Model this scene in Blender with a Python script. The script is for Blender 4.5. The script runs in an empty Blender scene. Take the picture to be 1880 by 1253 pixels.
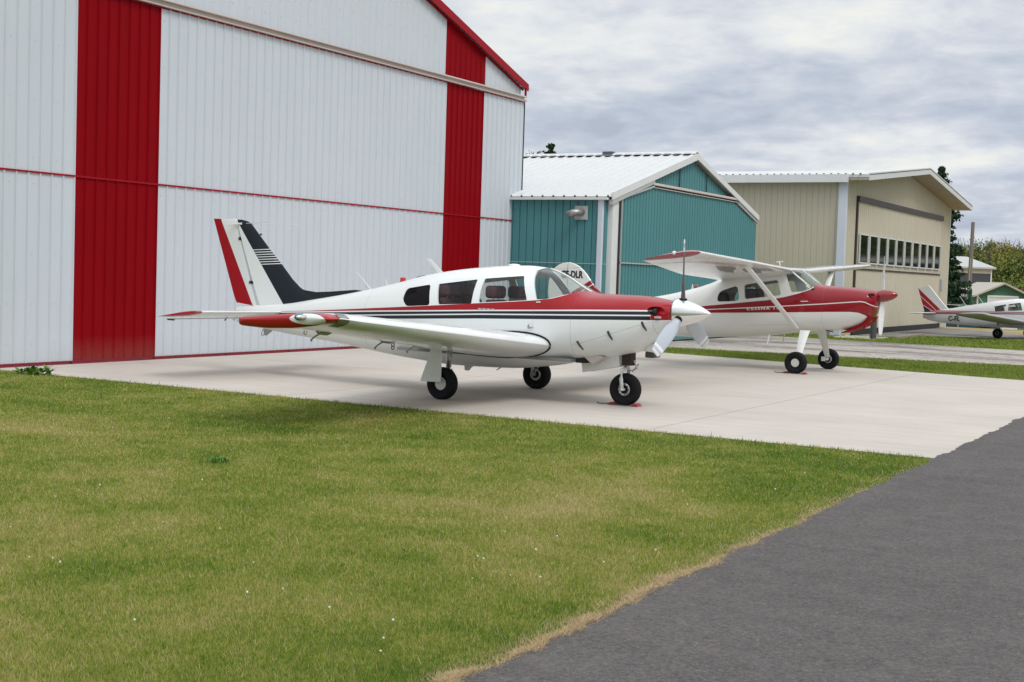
import bpy, bmesh, math, random
import numpy as np
from mathutils import Vector, Matrix

random.seed(7)
rng = np.random.default_rng(11)
SC = bpy.context.scene
COL = SC.collection
R = math.radians

# ------------------------------------------------------------------ camera
# world: X = out of the hangar doors, Y = along the row of hangars, Z up (metres)
def make_camera():
    f, roll, pitch, yaw = 2458.2, .03276, .050416, .516644
    cp, sp, c, s = math.cos(pitch), math.sin(pitch), math.cos(roll), math.sin(roll)
    fw = Vector((0, cp, -sp)); up = Vector((0, sp, cp)); rt = Vector((1, 0, 0))
    r2 = c*rt + s*up; u2 = -s*rt + c*up
    cy, sy = math.cos(yaw), math.sin(yaw)
    rot = lambda v: Vector((v.x*cy - v.y*sy, v.x*sy + v.y*cy, v.z))
    r2, u2, fw = rot(r2), rot(u2), rot(fw)
    cd = bpy.data.cameras.new('camera'); co = bpy.data.objects.new('camera', cd); COL.objects.link(co)
    m = Matrix(((r2.x, u2.x, -fw.x, 0), (r2.y, u2.y, -fw.y, 0), (r2.z, u2.z, -fw.z, 1.7), (0, 0, 0, 1)))
    co.matrix_world = m
    cd.sensor_width = 36; cd.lens = 36*f/1880; cd.clip_end = 3000; cd.clip_start = .1
    SC.camera = co
make_camera()

# ------------------------------------------------------------------ node helper
class NT:
    def __init__(s, tree):
        s.t = tree; s.n = tree.nodes; s.l = tree.links
    def new(s, typ, **kw):
        n = s.n.new(typ)
        for k, v in kw.items(): setattr(n, k, v)
        return n
    def put(s, sock, v):
        if isinstance(v, bpy.types.NodeSocket): s.l.new(v, sock)
        else:
            try: sock.default_value = v
            except Exception: sock.default_value = (v, v, v)
    def m(s, op, a, b=0.0, c=None, clamp=False):
        n = s.new('ShaderNodeMath', operation=op); n.use_clamp = clamp
        s.put(n.inputs[0], a); s.put(n.inputs[1], b)
        if c is not None: s.put(n.inputs[2], c)
        return n.outputs[0]
    def mix(s, f, a, b):
        n = s.new('ShaderNodeMix', data_type='RGBA')
        s.put(n.inputs[0], f)
        for i, v in ((6, a), (7, b)):
            if not isinstance(v, bpy.types.NodeSocket): v = (*v[:3], 1)
            s.put(n.inputs[i], v)
        return n.outputs[2]
    def ramp(s, f, pts):
        n = s.new('ShaderNodeValToRGB'); s.put(n.inputs[0], f)
        e = n.color_ramp.elements
        while len(e) < len(pts): e.new(.5)
        for i, (p, c) in enumerate(pts):
            e[i].position = p; e[i].color = (*c, 1) if not isinstance(c, (int, float)) else (c, c, c, 1)
        return n.outputs[0]
    def noise(s, vec, scale, detail=4, rough=.5, dist=0.0, out=0):
        n = s.new('ShaderNodeTexNoise'); 
        if vec is not None: s.put(n.inputs['Vector'], vec)
        n.inputs['Scale'].default_value = scale; n.inputs['Detail'].default_value = detail
        n.inputs['Roughness'].default_value = rough; n.inputs['Distortion'].default_value = dist
        return n.outputs[out]
    def curve(s, x, pts):
        """piecewise linear z(x)"""
        xs = [p[0] for p in pts]; ys = [p[1] for p in pts]
        x0, x1, y0, y1 = min(xs), max(xs), min(ys), max(ys)
        if y1 - y0 < 1e-6: y1 = y0 + 1
        t = s.m('DIVIDE', s.m('SUBTRACT', x, x0), x1-x0, clamp=True)
        n = s.new('ShaderNodeFloatCurve'); s.put(n.inputs['Value'], t)
        c = n.mapping.curves[0]
        q = sorted(((p[0]-x0)/(x1-x0), (p[1]-y0)/(y1-y0)) for p in pts)
        while len(c.points) < len(q): c.points.new(.5, .5)
        for i, (a, b) in enumerate(q):
            c.points[i].location = (a, b); c.points[i].handle_type = 'VECTOR'
        n.mapping.update()
        return s.m('MULTIPLY_ADD', n.outputs[0], y1-y0, y0)
    def step(s, a, b, w=.0025):     # 1 where a > b, soft edge
        return s.m('DIVIDE', s.m('ADD', s.m('SUBTRACT', a, b), w), 2*w, clamp=True)

def material(name, build, rough=.5, metal=0.0, coat=0.0, spec=.5):
    m = bpy.data.materials.new(name); m.use_nodes = True
    t = NT(m.node_tree); p = m.node_tree.nodes['Principled BSDF']
    p.inputs['Roughness'].default_value = rough; p.inputs['Metallic'].default_value = metal
    p.inputs['Coat Weight'].default_value = coat; p.inputs['Coat Roughness'].default_value = .06
    p.inputs['Specular IOR Level'].default_value = spec
    if callable(build): build(t, p)
    else:
        g = t.new('ShaderNodeNewGeometry').outputs['Position']
        n = t.noise(g, 2.3, 5, .6)
        v = t.m('MULTIPLY_ADD', n, .16, .92)
        mx = t.new('ShaderNodeVectorMath', operation='SCALE')
        mx.inputs[0].default_value = build[:3]; t.put(mx.inputs['Scale'], v)
        t.l.new(mx.outputs[0], p.inputs['Base Color'])
        t.put(p.inputs['Roughness'], t.m('MULTIPLY_ADD', n, .2, rough-.1))
    return m

def bump(t, p, h, dist=.01, strength=.5):
    b = t.new('ShaderNodeBump'); b.inputs['Distance'].default_value = dist; b.inputs['Strength'].default_value = strength
    t.put(b.inputs['Height'], h); t.l.new(b.outputs[0], p.inputs['Normal'])

def srgb(r, g, b):
    f = lambda v: v/12.92 if v <= .04045 else ((v+.055)/1.055)**2.4
    return (f(r/255), f(g/255), f(b/255))

# ------------------------------------------------------------------ world and sun
SUN_EL, SUN_AZ = R(52), R(25)      # azimuth measured from +X towards -Y
def make_world():
    w = bpy.data.worlds.new('World'); SC.world = w; w.use_nodes = True
    t = NT(w.node_tree); bg = w.node_tree.nodes['Background']
    sky = t.new('ShaderNodeTexSky', sky_type='NISHITA'); sky.sun_disc = False
    sky.sun_elevation = SUN_EL; sky.sun_rotation = R(90) + SUN_AZ; sky.air_density = 1.2; sky.dust_density = 2
    g = t.new('ShaderNodeTexCoord').outputs['Generated']
    s = t.new('ShaderNodeSeparateXYZ'); t.put(s.inputs[0], g)
    z = t.m('MAXIMUM', s.outputs[2], 0.0)
    zz = t.m('ADD', z, .20)
    c = t.new('ShaderNodeCombineXYZ')
    t.put(c.inputs[0], t.m('DIVIDE', s.outputs[0], zz)); t.put(c.inputs[1], t.m('DIVIDE', s.outputs[1], zz)); c.inputs[2].default_value = 5.3
    n1 = t.noise(c.outputs[0], 1.9, 3, .5, .15)
    n2 = t.noise(c.outputs[0], 5.2, 7, .56, .2)
    n3 = t.noise(c.outputs[0], 16, 5, .6)
    a = t.m('ADD', t.m('MULTIPLY_ADD', n2, .55, t.m('MULTIPLY', n1, .60)), t.m('MULTIPLY_ADD', n3, .10, -.05))
    a = t.m('ADD', a, t.m('MULTIPLY_ADD', t.m('MINIMUM', z, .3), .45, -.105))
    col = t.ramp(a, [(.38, srgb(180, 189, 204)), (.47, srgb(194, 203, 217)), (.54, srgb(210, 216, 226)), (.61, srgb(226, 230, 235)), (.72, srgb(243, 244, 240))])
    k = t.new('ShaderNodeVectorMath', operation='SCALE'); t.put(k.inputs[0], col); t.put(k.inputs['Scale'], t.m('MULTIPLY', t.m('MULTIPLY_ADD', t.m('MAXIMUM', t.m('SUBTRACT', z, .22), 0.0), 1.15, 1.0), 8.6))   # overcast: brightest overhead
    cover = t.ramp(n1, [(.12, .85), (.35, 1.0)])
    out = t.mix(cover, sky.outputs[0], k.outputs[0])
    t.l.new(out, bg.inputs[0]); bg.inputs[1].default_value = .115
make_world()

sl = bpy.data.lights.new('sun', 'SUN'); sl.energy = 1.5; sl.angle = R(22); sl.color = (1, .96, .9)
so = bpy.data.objects.new('sun', sl); COL.objects.link(so)
sd = Vector((math.cos(SUN_EL)*math.cos(SUN_AZ), -math.cos(SUN_EL)*math.sin(SUN_AZ), math.sin(SUN_EL)))
so.rotation_euler = sd.to_track_quat('Z', 'Y').to_euler(); so.location = sd*60
SC.view_settings.view_transform = 'Standard'; SC.view_settings.look = 'None'
SC.view_settings.exposure = 0.0; SC.view_settings.gamma = 1
SC.cycles.max_bounces = 8; SC.cycles.transparent_max_bounces = 16; SC.cycles.use_denoising = True

# ------------------------------------------------------------------ object helpers
def link(o, parent=None):
    COL.objects.link(o)
    if parent is not None: o.parent = parent
    return o
def mesh_obj(name, verts, faces, mat, parent=None, smooth=False, mats=None, fm=None):
    me = bpy.data.meshes.new(name); me.from_pydata([tuple(v) for v in verts], [], faces)
    for q in (mats or [mat]): me.materials.append(q)
    if fm is not None: me.polygons.foreach_set('material_index', fm)
    if smooth:
        me.polygons.foreach_set('use_smooth', [True]*len(me.polygons))
    me.update(); o = bpy.data.objects.new(name, me)
    if smooth == 'auto':
        try: me.set_sharp_from_angle(angle=R(35))
        except Exception: pass
    return link(o, parent)
def thing(name, label, cat, loc=(0, 0, 0), rz=0, group=None):
    o = bpy.data.objects.new(name, None); COL.objects.link(o); o.empty_display_size = .2
    o.location = loc; o.rotation_euler = (0, 0, rz)
    return tag(o, label, cat, group)
def tag(o, label=None, cat=None, group=None, kind=None):
    if label: o['label'] = label
    if cat: o['category'] = cat
    if group: o['group'] = group
    if kind: o['kind'] = kind
    return o

class G:
    """collects shapes into ONE mesh"""
    def __init__(s): s.v = []; s.f = []; s.m = []
    def add(s, v, f, mi=0):
        k = len(s.v); s.v += [tuple(p) for p in v]; s.f += [tuple(i+k for i in q) for q in f]; s.m += [mi]*len(f); return s
    def box(s, x0, x1, y0, y1, z0, z1, mi=0):
        v = [(x, y, z) for x in (x0, x1) for y in (y0, y1) for z in (z0, z1)]
        return s.add(v, [(0, 1, 3, 2), (4, 6, 7, 5), (0, 4, 5, 1), (2, 3, 7, 6), (0, 2, 6, 4), (1, 5, 7, 3)], mi)
    def prism(s, pts, a0, a1, axis='y', mi=0):
        n = len(pts)
        mk = {'y': lambda p, a: (p[0], a, p[1]), 'x': lambda p, a: (a, p[0], p[1]), 'z': lambda p, a: (p[0], p[1], a)}[axis]
        v = [mk(p, a0) for p in pts] + [mk(p, a1) for p in pts]
        f = [tuple(range(n)), tuple(range(2*n-1, n-1, -1))] + [(i, i+n, (i+1) % n+n, (i+1) % n) for i in range(n)]
        return s.add(v, f, mi)
    def tube(s, pts, r, n=10, mi=0, flat=None):
        pts = [Vector(p) for p in pts]; rs = r if isinstance(r, (list, tuple)) else [r]*len(pts)
        rings = []
        for i, p in enumerate(pts):
            d = (pts[min(i+1, len(pts)-1)] - pts[max(i-1, 0)]).normalized()
            a = Vector((0, 0, 1)) if abs(d.z) < .9 else Vector((1, 0, 0))
            if flat: a = Vector(flat)
            u = d.cross(a).normalized(); w = d.cross(u).normalized()
            if isinstance(rs[i], tuple): ru, rw = rs[i]
            else: ru = rw = rs[i]
            rings.append([p + u*ru*math.cos(2*math.pi*k/n) + w*rw*math.sin(2*math.pi*k/n) for k in range(n)])
        return s.rings(rings, mi=mi)
    def rings(s, rings, cap=True, mi=0):
        n = len(rings[0]); v = [p for r in rings for p in r]; f = []
        for i in range(len(rings)-1):
            for k in range(n):
                f.append((i*n+k, i*n+(k+1) % n, (i+1)*n+(k+1) % n, (i+1)*n+k))
        if cap: f += [tuple(range(n-1, -1, -1)), tuple(range((len(rings)-1)*n, len(rings)*n))]
        return s.add(v, f, mi)
    def lathe(s, prof, c, axis='y', n=32, mi=0):
        """prof: list of (offset along axis, radius)"""
        c = Vector(c); rings = []
        for a, r in prof:
            ring = []
            for k in range(n):
                t = 2*math.pi*k/n; x, y = r*math.cos(t), r*math.sin(t)
                ring.append(c + {'y': Vector((x, a, y)), 'x': Vector((a, x, y)), 'z': Vector((x, y, a))}[axis])
            rings.append(ring)
        return s.rings(rings, mi=mi)
    def build(s, name, mat, parent=None, smooth=False, mats=None):
        o = mesh_obj(name, s.v, s.f, mat, parent, smooth, mats, s.m if mats else None)
        bm = bmesh.new(); bm.from_mesh(o.data); bmesh.ops.recalc_face_normals(bm, faces=bm.faces[:]); bm.to_mesh(o.data); bm.free()
        return o

def split_parts(o):
    """separate the loose pieces of a part into parts of their own"""
    me = o.data; bm = bmesh.new(); bm.from_mesh(me); bm.verts.ensure_lookup_table(); seen = set(); comps = []
    for v in bm.verts:
        if v.index in seen: continue
        st = [v]; comp = set()
        while st:
            q = st.pop()
            if q.index in comp: continue
            comp.add(q.index); st += [e.other_vert(q) for e in q.link_edges if e.other_vert(q).index not in comp]
        seen |= comp; comps.append(comp)
    base = o.name.split('.')[0]; out = []
    for i, comp in enumerate(comps):
        b2 = bm.copy(); b2.verts.ensure_lookup_table(); bmesh.ops.delete(b2, geom=[v for v in b2.verts if v.index not in comp], context='VERTS')
        if i == 0: first = b2; continue
        m2 = bpy.data.meshes.new(base); b2.to_mesh(m2); b2.free()
        for q in me.materials: m2.materials.append(q)
        n = bpy.data.objects.new(base, m2); COL.objects.link(n); n.parent = o.parent
        for md in o.modifiers:
            k = n.modifiers.new(md.name, md.type)
            for a in ('width', 'segments', 'limit_method', 'angle_limit', 'thickness'):
                if hasattr(md, a): setattr(k, a, getattr(md, a))
        out.append(n)
    if comps: first.to_mesh(me); first.free()
    bm.free(); return [o]+out

def boolean(o, cutter, op='DIFFERENCE', keep=False):
    md = o.modifiers.new('b', 'BOOLEAN'); md.operation = op; md.object = cutter; md.solver = 'EXACT'
    dg = bpy.context.evaluated_depsgraph_get(); dg.update()
    me = bpy.data.meshes.new_from_object(o.evaluated_get(dg)); o.modifiers.clear(); o.data = me
    if not keep: bpy.data.objects.remove(cutter, do_unlink=True)
def bevel(o, w=.01, seg=2):
    md = o.modifiers.new('bevel', 'BEVEL'); md.width = w; md.segments = seg; md.limit_method = 'ANGLE'; md.angle_limit = R(40); return o

def text_mesh(name, body, size, mat, parent, M, depth=.003, bold=0.0, sx=1.0, space=1.0):
    """text standing in the local XZ plane of matrix M (reads along +x, faces -y)"""
    cu = bpy.data.curves.new(name, 'FONT'); cu.body = body; cu.size = size; cu.extrude = depth; cu.offset = bold; cu.space_character = space
    tmp = bpy.data.objects.new('tmp', cu); COL.objects.link(tmp)
    dg = bpy.context.evaluated_depsgraph_get(); dg.update()
    me = bpy.data.meshes.new_from_object(tmp.evaluated_get(dg)); bpy.data.objects.remove(tmp, do_unlink=True)
    me.materials.clear(); me.materials.append(mat)
    me.transform(M @ Matrix.Rotation(R(90), 4, 'X') @ Matrix.Diagonal((sx, 1, 1, 1)))
    o = bpy.data.objects.new(name, me); return link(o, parent)

# ------------------------------------------------------------------ materials
WHITE_METAL = material('white_metal', (.60, .64, .68), .38)
def panel_paint(name, c, dirt=.08, rough=.45, spec=.3):
    def b(t, p):
        g = t.new('ShaderNodeNewGeometry').outputs['Position']
        mp = t.new('ShaderNodeMapping'); t.put(mp.inputs[0], g); mp.inputs['Scale'].default_value = (3, 3, .35)
        n = t.noise(mp.outputs[0], 1.3, 6, .6); n2 = t.noise(g, .5, 3, .5)
        v = t.m('ADD', t.m('MULTIPLY_ADD', n, dirt*2, 1-dirt), t.m('MULTIPLY_ADD', n2, dirt*1.2, -dirt*.6))
        k = t.new('ShaderNodeVectorMath', operation='SCALE'); k.inputs[0].default_value = c; t.put(k.inputs['Scale'], v)
        sz = t.new('ShaderNodeSeparateXYZ'); t.put(sz.inputs[0], g)
        ft = t.m('MULTIPLY', t.m('DIVIDE', t.m('SUBTRACT', .45, sz.outputs[2]), .45, clamp=True), t.m('MULTIPLY', t.noise(mp.outputs[0], 4.5, 5, .7), .28))
        cc = t.mix(ft, k.outputs[0], (.30, .26, .21))
        t.l.new(cc, p.inputs['Base Color'])
        t.put(p.inputs['Roughness'], t.m('MULTIPLY_ADD', n, .15, rough-.07))
        bump(t, p, t.noise(g, 2.2, 2, .5), .012, .35)
    return material(name, b, rough, spec=spec)
DOOR_WHITE = panel_paint('door_white_steel', (.545, .59, .635), .05)
DOOR_RED = panel_paint('door_red_steel', (.22, .0, .004), .12, .6, .08)
TRIM_RED = material('trim_red', (.30, .0, .008), .5, spec=.2)
BEAM = material('galvanised_beam', (.56, .50, .47), .5, .0)
TEAL = panel_paint('teal_steel', (.075, .225, .24), .1, .5, .2)
BEIGE = panel_paint('beige_steel', (.50, .465, .365), .07)
BEIGE_D = panel_paint('beige_door_steel', (.53, .49, .39), .07)
TRIM_WHITE = material('trim_white', (.66, .67, .67), .4)
TRIM_GREY = material('trim_grey', (.42, .43, .42), .45)
PIPE_WHITE = material('pipe_white', (.58, .62, .70), .4)
ROOF_WHITE = panel_paint('roof_white_steel', (.58, .60, .60), .06)
DARK = material('dark_gap', (.012, .012, .014), .7)
RUBBER = material('rubber', (.007, .007, .009), .75, spec=.25)
BROWN = material('dark_bronze_flashing', (.045, .038, .035), .5)
AIR_WHITE = material('aircraft_white', (.74, .755, .73), .3, coat=.25)
AIR_RED = material('aircraft_red', (.35, .0, .006), .25, coat=.4)
AIR_GREY = material('blade_grey', (.42, .45, .50), .35, .3)
BLADE_BACK = material('blade_dark_back', (.10, .10, .11), .5)
STEEL = material('bare_steel', (.5, .5, .5), .35, .8)
DARKMETAL = material('dark_metal', (.06, .06, .06), .5, .4)
CHROME = material('polished_spinner', (.80, .80, .79), .12, .75, coat=.3)
HUBCAP = material('hubcap_white', (.62, .62, .57), .4)
NAVY = material('navy_paint', (.009, .013, .019), .35, coat=.3, spec=.3)
BLACKINK = material('black_lettering', (.012, .012, .02), .4)
SEAT_RED = material('seat_burgundy', (.05, .006, .010), .7)
SEAT_GREY = material('interior_grey', (.22, .22, .21), .8)
LENS_TEAL = material('lens_teal', (.03, .16, .17), .15, coat=1)
CHOCK = material('chock_red', (.36, .012, .03), .55)

def glass(name, tint, alpha_dark=.0, rough=.03):
    m = bpy.data.materials.new(name); m.use_nodes = True; t = NT(m.node_tree); t.n.clear()
    tr = t.new('ShaderNodeBsdfTransparent'); tr.inputs[0].default_value = (*tint, 1)
    gl = t.new('ShaderNodeBsdfGlossy'); gl.inputs['Roughness'].default_value = rough; gl.inputs[0].default_value = (1, 1, 1, 1)
    fr = t.new('ShaderNodeLayerWeight'); fr.inputs[0].default_value = .5; frv = t.m('MULTIPLY_ADD', t.m('POWER', fr.outputs[1], 4.0), .40, .012)
    mx = t.new('ShaderNodeMixShader'); t.put(mx.inputs[0], frv); t.l.new(tr.outputs[0], mx.inputs[1]); t.l.new(gl.outputs[0], mx.inputs[2])
    out = mx.outputs[0]
    if alpha_dark:
        df = t.new('ShaderNodeBsdfDiffuse'); df.inputs[0].default_value = (.02, .017, .018, 1)
        m2 = t.new('ShaderNodeMixShader'); m2.inputs[0].default_value = alpha_dark; t.l.new(out, m2.inputs[1]); t.l.new(df.outputs[0], m2.inputs[2]); out = m2.outputs[0]
    o = t.new('ShaderNodeOutputMaterial'); t.l.new(out, o.inputs[0]); return m
GLASS = glass('clear_glass', (.90, .93, .92)); GLASS_SIDE = glass('side_glass', (.93, .94, .93)); GLASS_DARK = glass('smoked_glass', (.30, .24, .26), .5)
def shed_glass(t, p):
    p.inputs['Base Color'].default_value = (.006, .012, .010, 1)
    bump(t, p, t.noise(t.new('ShaderNodeNewGeometry').outputs['Position'], 1.1, 1, .5), .001, .3)
SHED_GLASS = material('hangar_window_glass', shed_glass, .05, spec=.3)

# ------------------------------------------------------------------ ground
LAWN_B = 13.6; ROAD_A = -2.85
def ground_z(x, y):
    d = np.hypot(x, y); s = np.clip((d-60)/28, 0, 1); return -1.1*s*s*(3-2*s)
def sheet(name, poly, z, mat, **kw):
    o = mesh_obj(name, [(x, y, z) for x, y in poly], [tuple(range(len(poly)))], mat); return tag(o, kind='structure')

def grass_colors(t, g, w_dry, bright=1.0):
    n1 = t.noise(g, .38, 5, .62, .5); n2 = t.noise(g, 1.9, 5, .65); n3 = t.noise(g, 30, 2, .6)
    f = t.m('ADD', t.m('MULTIPLY', n1, 1.15), t.m('MULTIPLY', n2, .65)); f = t.m('ADD', f, w_dry); f = t.m('SUBTRACT', f, .36)
    f = t.m('ADD', f, t.m('MULTIPLY_ADD', n3, .62, -.31))
    B = lambda *c: tuple(q*bright for q in c)
    s = t.new('ShaderNodeSeparateXYZ'); t.put(s.inputs[0], g)      # greener by the hangar and along the road
    gr = t.m('MULTIPLY', t.curve(t.m('SUBTRACT', s.outputs[1], t.m('MULTIPLY', s.outputs[0], .22)), [(6, 0), (11.5, .2), (13.0, 1), (16, 1)]), .10)
    rd = t.m('MULTIPLY', t.curve(s.outputs[0], [(-9, 0), (-4.2, .25), (-3.3, 1), (-2.8, 1)]), .09)
    f = t.m('SUBTRACT', f, t.m('ADD', gr, rd))
    return t.ramp(f, [(.26, B(.046, .102, .009)), (.40, B(.098, .158, .014)), (.53, B(.160, .192, .027)), (.67, B(.235, .225, .060)), (.86, B(.32, .27, .13))])
def lawn_ground(t, p):
    g = t.new('ShaderNodeNewGeometry').outputs['Position']
    c = grass_colors(t, g, .0)
    dk = t.mix(.35, c, (.11, .12, .035)); t.l.new(dk, p.inputs['Base Color'])
    bump(t, p, t.noise(g, 60, 3, .7), .02, .8)
LAWN_GROUND = material('lawn_soil', lawn_ground, .95, spec=.1)
def field_mat(t, p):
    g = t.new('ShaderNodeNewGeometry').outputs['Position']
    n = t.noise(g, .35, 6, .65); n2 = t.noise(g, 9, 4, .7)
    f = t.m('MULTIPLY_ADD', n2, .35, t.m('MULTIPLY', n, .7))
    t.l.new(t.ramp(f, [(.38, (.12, .15, .03)), (.5, (.30, .24, .12)), (.62, (.42, .33, .19))]), p.inputs['Base Color'])
    bump(t, p, n2, .05, .8)
FIELD = material('dry_field', field_mat, .95, spec=.1)
def concrete(t, p):
    g = t.new('ShaderNodeNewGeometry').outputs['Position']
    s = t.new('ShaderNodeSeparateXYZ'); t.put(s.inputs[0], g)
    mp = t.new('ShaderNodeMapping'); t.put(mp.inputs[0], g); mp.inputs['Scale'].default_value = (.35, 2.4, 1)
    st = t.noise(mp.outputs[0], 2.2, 6, .65); n = t.noise(g, .5, 5, .6); sp = t.noise(g, 90, 2, .7)
    br = t.noise(mp.outputs[0], 26, 3, .7)
    v = t.m('ADD', t.m('MULTIPLY_ADD', st, .30, -.07), t.m('MULTIPLY_ADD', n, .30, .66))
    v = t.m('ADD', v, t.m('MULTIPLY_ADD', sp, .09, -.045)); v = t.m('ADD', v, t.m('MULTIPLY_ADD', br, .10, -.05))
    # saw-cut joints
    for sock, off, per in ((0, 6.02, 5.2), (1, 2.3, 5.25)):
        d = t.m('PINGPONG', t.m('ADD', s.outputs[sock], off), per/2)
        v = t.m('MULTIPLY', v, t.m('MULTIPLY_ADD', t.step(d, .008, .004), .5, .5))
    # thin hairline cracks and dark specks of tar
    vo = t.new('ShaderNodeTexVoronoi', feature='F1'); t.put(vo.inputs[0], g); vo.inputs['Scale'].default_value = 2.1
    sz = t.noise(g, 1.1, 2, .5)
    speck = t.m('MULTIPLY', t.step(.022, vo.outputs['Distance'], .004), t.step(sz, .56, .02))
    v = t.m('MULTIPLY', v, t.m('MULTIPLY_ADD', speck, -.7, 1))
    k = t.new('ShaderNodeVectorMath', operation='SCALE'); k.inputs[0].default_value = (.545, .50, .448); t.put(k.inputs['Scale'], v)
    t.l.new(k.outputs[0], p.inputs['Base Color']); bump(t, p, sp, .004, .5)
CONCRETE = material('apron_concrete', concrete, .85, spec=.25)
def asphalt(t, p):
    g = t.new('ShaderNodeNewGeometry').outputs['Position']
    n = t.noise(g, .6, 5, .6); st = t.new('ShaderNodeTexVoronoi', feature='F1'); t.put(st.inputs[0], g); st.inputs['Scale'].default_value = 95
    sp = t.noise(g, 45, 5, .8); st2 = t.new('ShaderNodeTexVoronoi', feature='F1'); t.put(st2.inputs[0], g); st2.inputs['Scale'].default_value = 12
    mp = t.new('ShaderNodeMapping'); t.put(mp.inputs[0], g); mp.inputs['Scale'].default_value = (1, 1.3, 1)
    lo = t.noise(mp.outputs[0], 2.6, 7, .75)
    v = t.m('ADD', t.m('ADD', t.m('MULTIPLY_ADD', n, .35, .32), t.m('MULTIPLY', lo, .85)), t.m('MULTIPLY_ADD', sp, 2.6, -1.3))
    c = t.mix(t.noise(g, 7, 3, .6), (.092, .087, .086), (.122, .106, .100))
    k = t.new('ShaderNodeVectorMath', operation='SCALE'); t.put(k.inputs[0], c); t.put(k.inputs['Scale'], v)
    pale = t.m('MULTIPLY', t.step(.22, st.outputs['Distance'], .08), t.step(t.noise(g, 30, 2, .5), .58, .05))
    col = t.mix(t.m('MULTIPLY', pale, .75), k.outputs[0], (.40, .39, .37))
    peb = t.m('MULTIPLY', t.step(.045, st2.outputs['Distance'], .01), t.step(t.noise(g, 3.1, 2, .5), .6, .02))
    col = t.mix(t.m('MULTIPLY', peb, .6), col, (.46, .44, .40))
    t.l.new(col, p.inputs['Base Color']); bump(t, p, t.m('ADD', st.outputs['Distance'], sp), .006, .9)
ASPHALT = material('road_asphalt', asphalt, .85, spec=.3)
def old_pave(t, p):
    g = t.new('ShaderNodeNewGeometry').outputs['Position']
    mp = t.new('ShaderNodeMapping'); t.put(mp.inputs[0], g); mp.inputs['Scale'].default_value = (.28, 1.0, 1)
    n = t.noise(mp.outputs[0], .42, 6, .62, .5); n2 = t.noise(g, 5, 5, .7)
    f = t.m('MULTIPLY_ADD', n2, .22, t.m('MULTIPLY', n, .85))
    c = t.ramp(f, [(.40, (.13, .115, .115)), (.47, (.22, .195, .185)), (.53, (.36, .325, .29)), (.65, (.44, .40, .355))])
    mus = t.new('ShaderNodeTexMusgrave') if hasattr(bpy.types, 'ShaderNodeTexMusgrave') else None
    vo = t.new('ShaderNodeTexVoronoi', feature='DISTANCE_TO_EDGE'); t.put(vo.inputs[0], t.noise(g, .9, 3, .6, out=1)); vo.inputs['Scale'].default_value = 2.6
    c = t.mix(t.m('MULTIPLY', t.step(.012, vo.outputs['Distance'], .006), .7), c, (.07, .06, .05))
    t.l.new(c, p.inputs['Base Color'])
OLD_PAVE = material('weathered_pavement', old_pave, .9, spec=.2)
def grey_pave(t, p):
    g = t.new('ShaderNodeNewGeometry').outputs['Position']
    n = t.noise(g, .7, 6, .65); t.l.new(t.ramp(n, [(.35, (.15, .14, .14)), (.65, (.27, .255, .24))]), p.inputs['Base Color'])
GREY_PAVE = material('grey_pavement', grey_pave, .9, spec=.2)
def strip_mat(t, p):
    g = t.new('ShaderNodeNewGeometry').outputs['Position']
    n = t.noise(g, .8, 5, .6); n2 = t.noise(g, 22, 4, .75)
    f = t.m('MULTIPLY_ADD', n2, .5, t.m('MULTIPLY', n, .5))
    t.l.new(t.ramp(f, [(.36, (.10, .150, .026)), (.52, (.165, .220, .045)), (.68, (.27, .29, .08))]), p.inputs['Base Color'])
    bump(t, p, n2, .03, .8)
STRIP = material('strip_grass', strip_mat, .95, spec=.1)

# base terrain: one sheet to the horizon, sinking gently past the last hangar
def terrain():
    xs = np.concatenate([np.linspace(-900, -60, 12), np.linspace(-50, 60, 56), np.linspace(70, 900, 12)])
    ys = np.concatenate([np.linspace(-300, -10, 8), np.linspace(0, 110, 56), np.linspace(120, 1400, 16)])
    v = [(x, y, float(ground_z(x, y))-.012) for y in ys for x in xs]; n = len(xs)
    f = [(j*n+i, j*n+i+1, (j+1)*n+i+1, (j+1)*n+i) for j in range(len(ys)-1) for i in range(n-1)]
    return tag(mesh_obj('ground', v, f, FIELD, smooth=True), kind='structure')
terrain()
sheet('lawn', [(-40, -8), (ROAD_A+.3, -8), (ROAD_A+.3, LAWN_B+.04), (-40, LAWN_B+.04)], 0.0, LAWN_GROUND)
sheet('apron', [(-16.9, LAWN_B), (14, LAWN_B), (14, 23.5), (-4.03, 26.66), (-9.5, 27.75), (-12.4, 28.4), (-16.9, 29.2)], .004, CONCRETE)
# road with a ragged edge
def ragged(x, y0, y1, step, amp, seed):
    r = np.random.default_rng(seed); ys = np.arange(y0, y1+step, step); n = len(ys)
    a = np.cumsum(r.normal(0, 1, n)); a -= np.convolve(a, np.ones(41)/41, 'same'); a = a/ (np.abs(a).max()+1e-6)
    return [(x + amp*float(a[i]) + .006*float(r.normal()), float(ys[i])) for i in range(n)]
ROAD_EDGE = ragged(ROAD_A, -8, 30, .05, .045, 5)
road_poly = ROAD_EDGE + [(30, 30), (30, -8)]
sheet('road', road_poly, .008, ASPHALT)
sheet('grass_strip', [(-30, 30.4), (-4.03, 26.66), (14, 23.2), (14, 33.5), (-4.84, 31.7), (-8.7, 30.9), (-13.2, 30.35), (-30, 30.35)][1:7] + [(-14.2, 30.3), (-14.2, 28.7)], .006, STRIP)
sheet('pavement', [(-16, 30.3), (-10.4, 30.4), (-8.7, 30.85), (-4.84, 31.85), (14, 36), (14, 40.2), (-6, 39.95), (-8.8, 40.1), (-12.6, 40.5), (-16, 40.8)], .002, OLD_PAVE)
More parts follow.
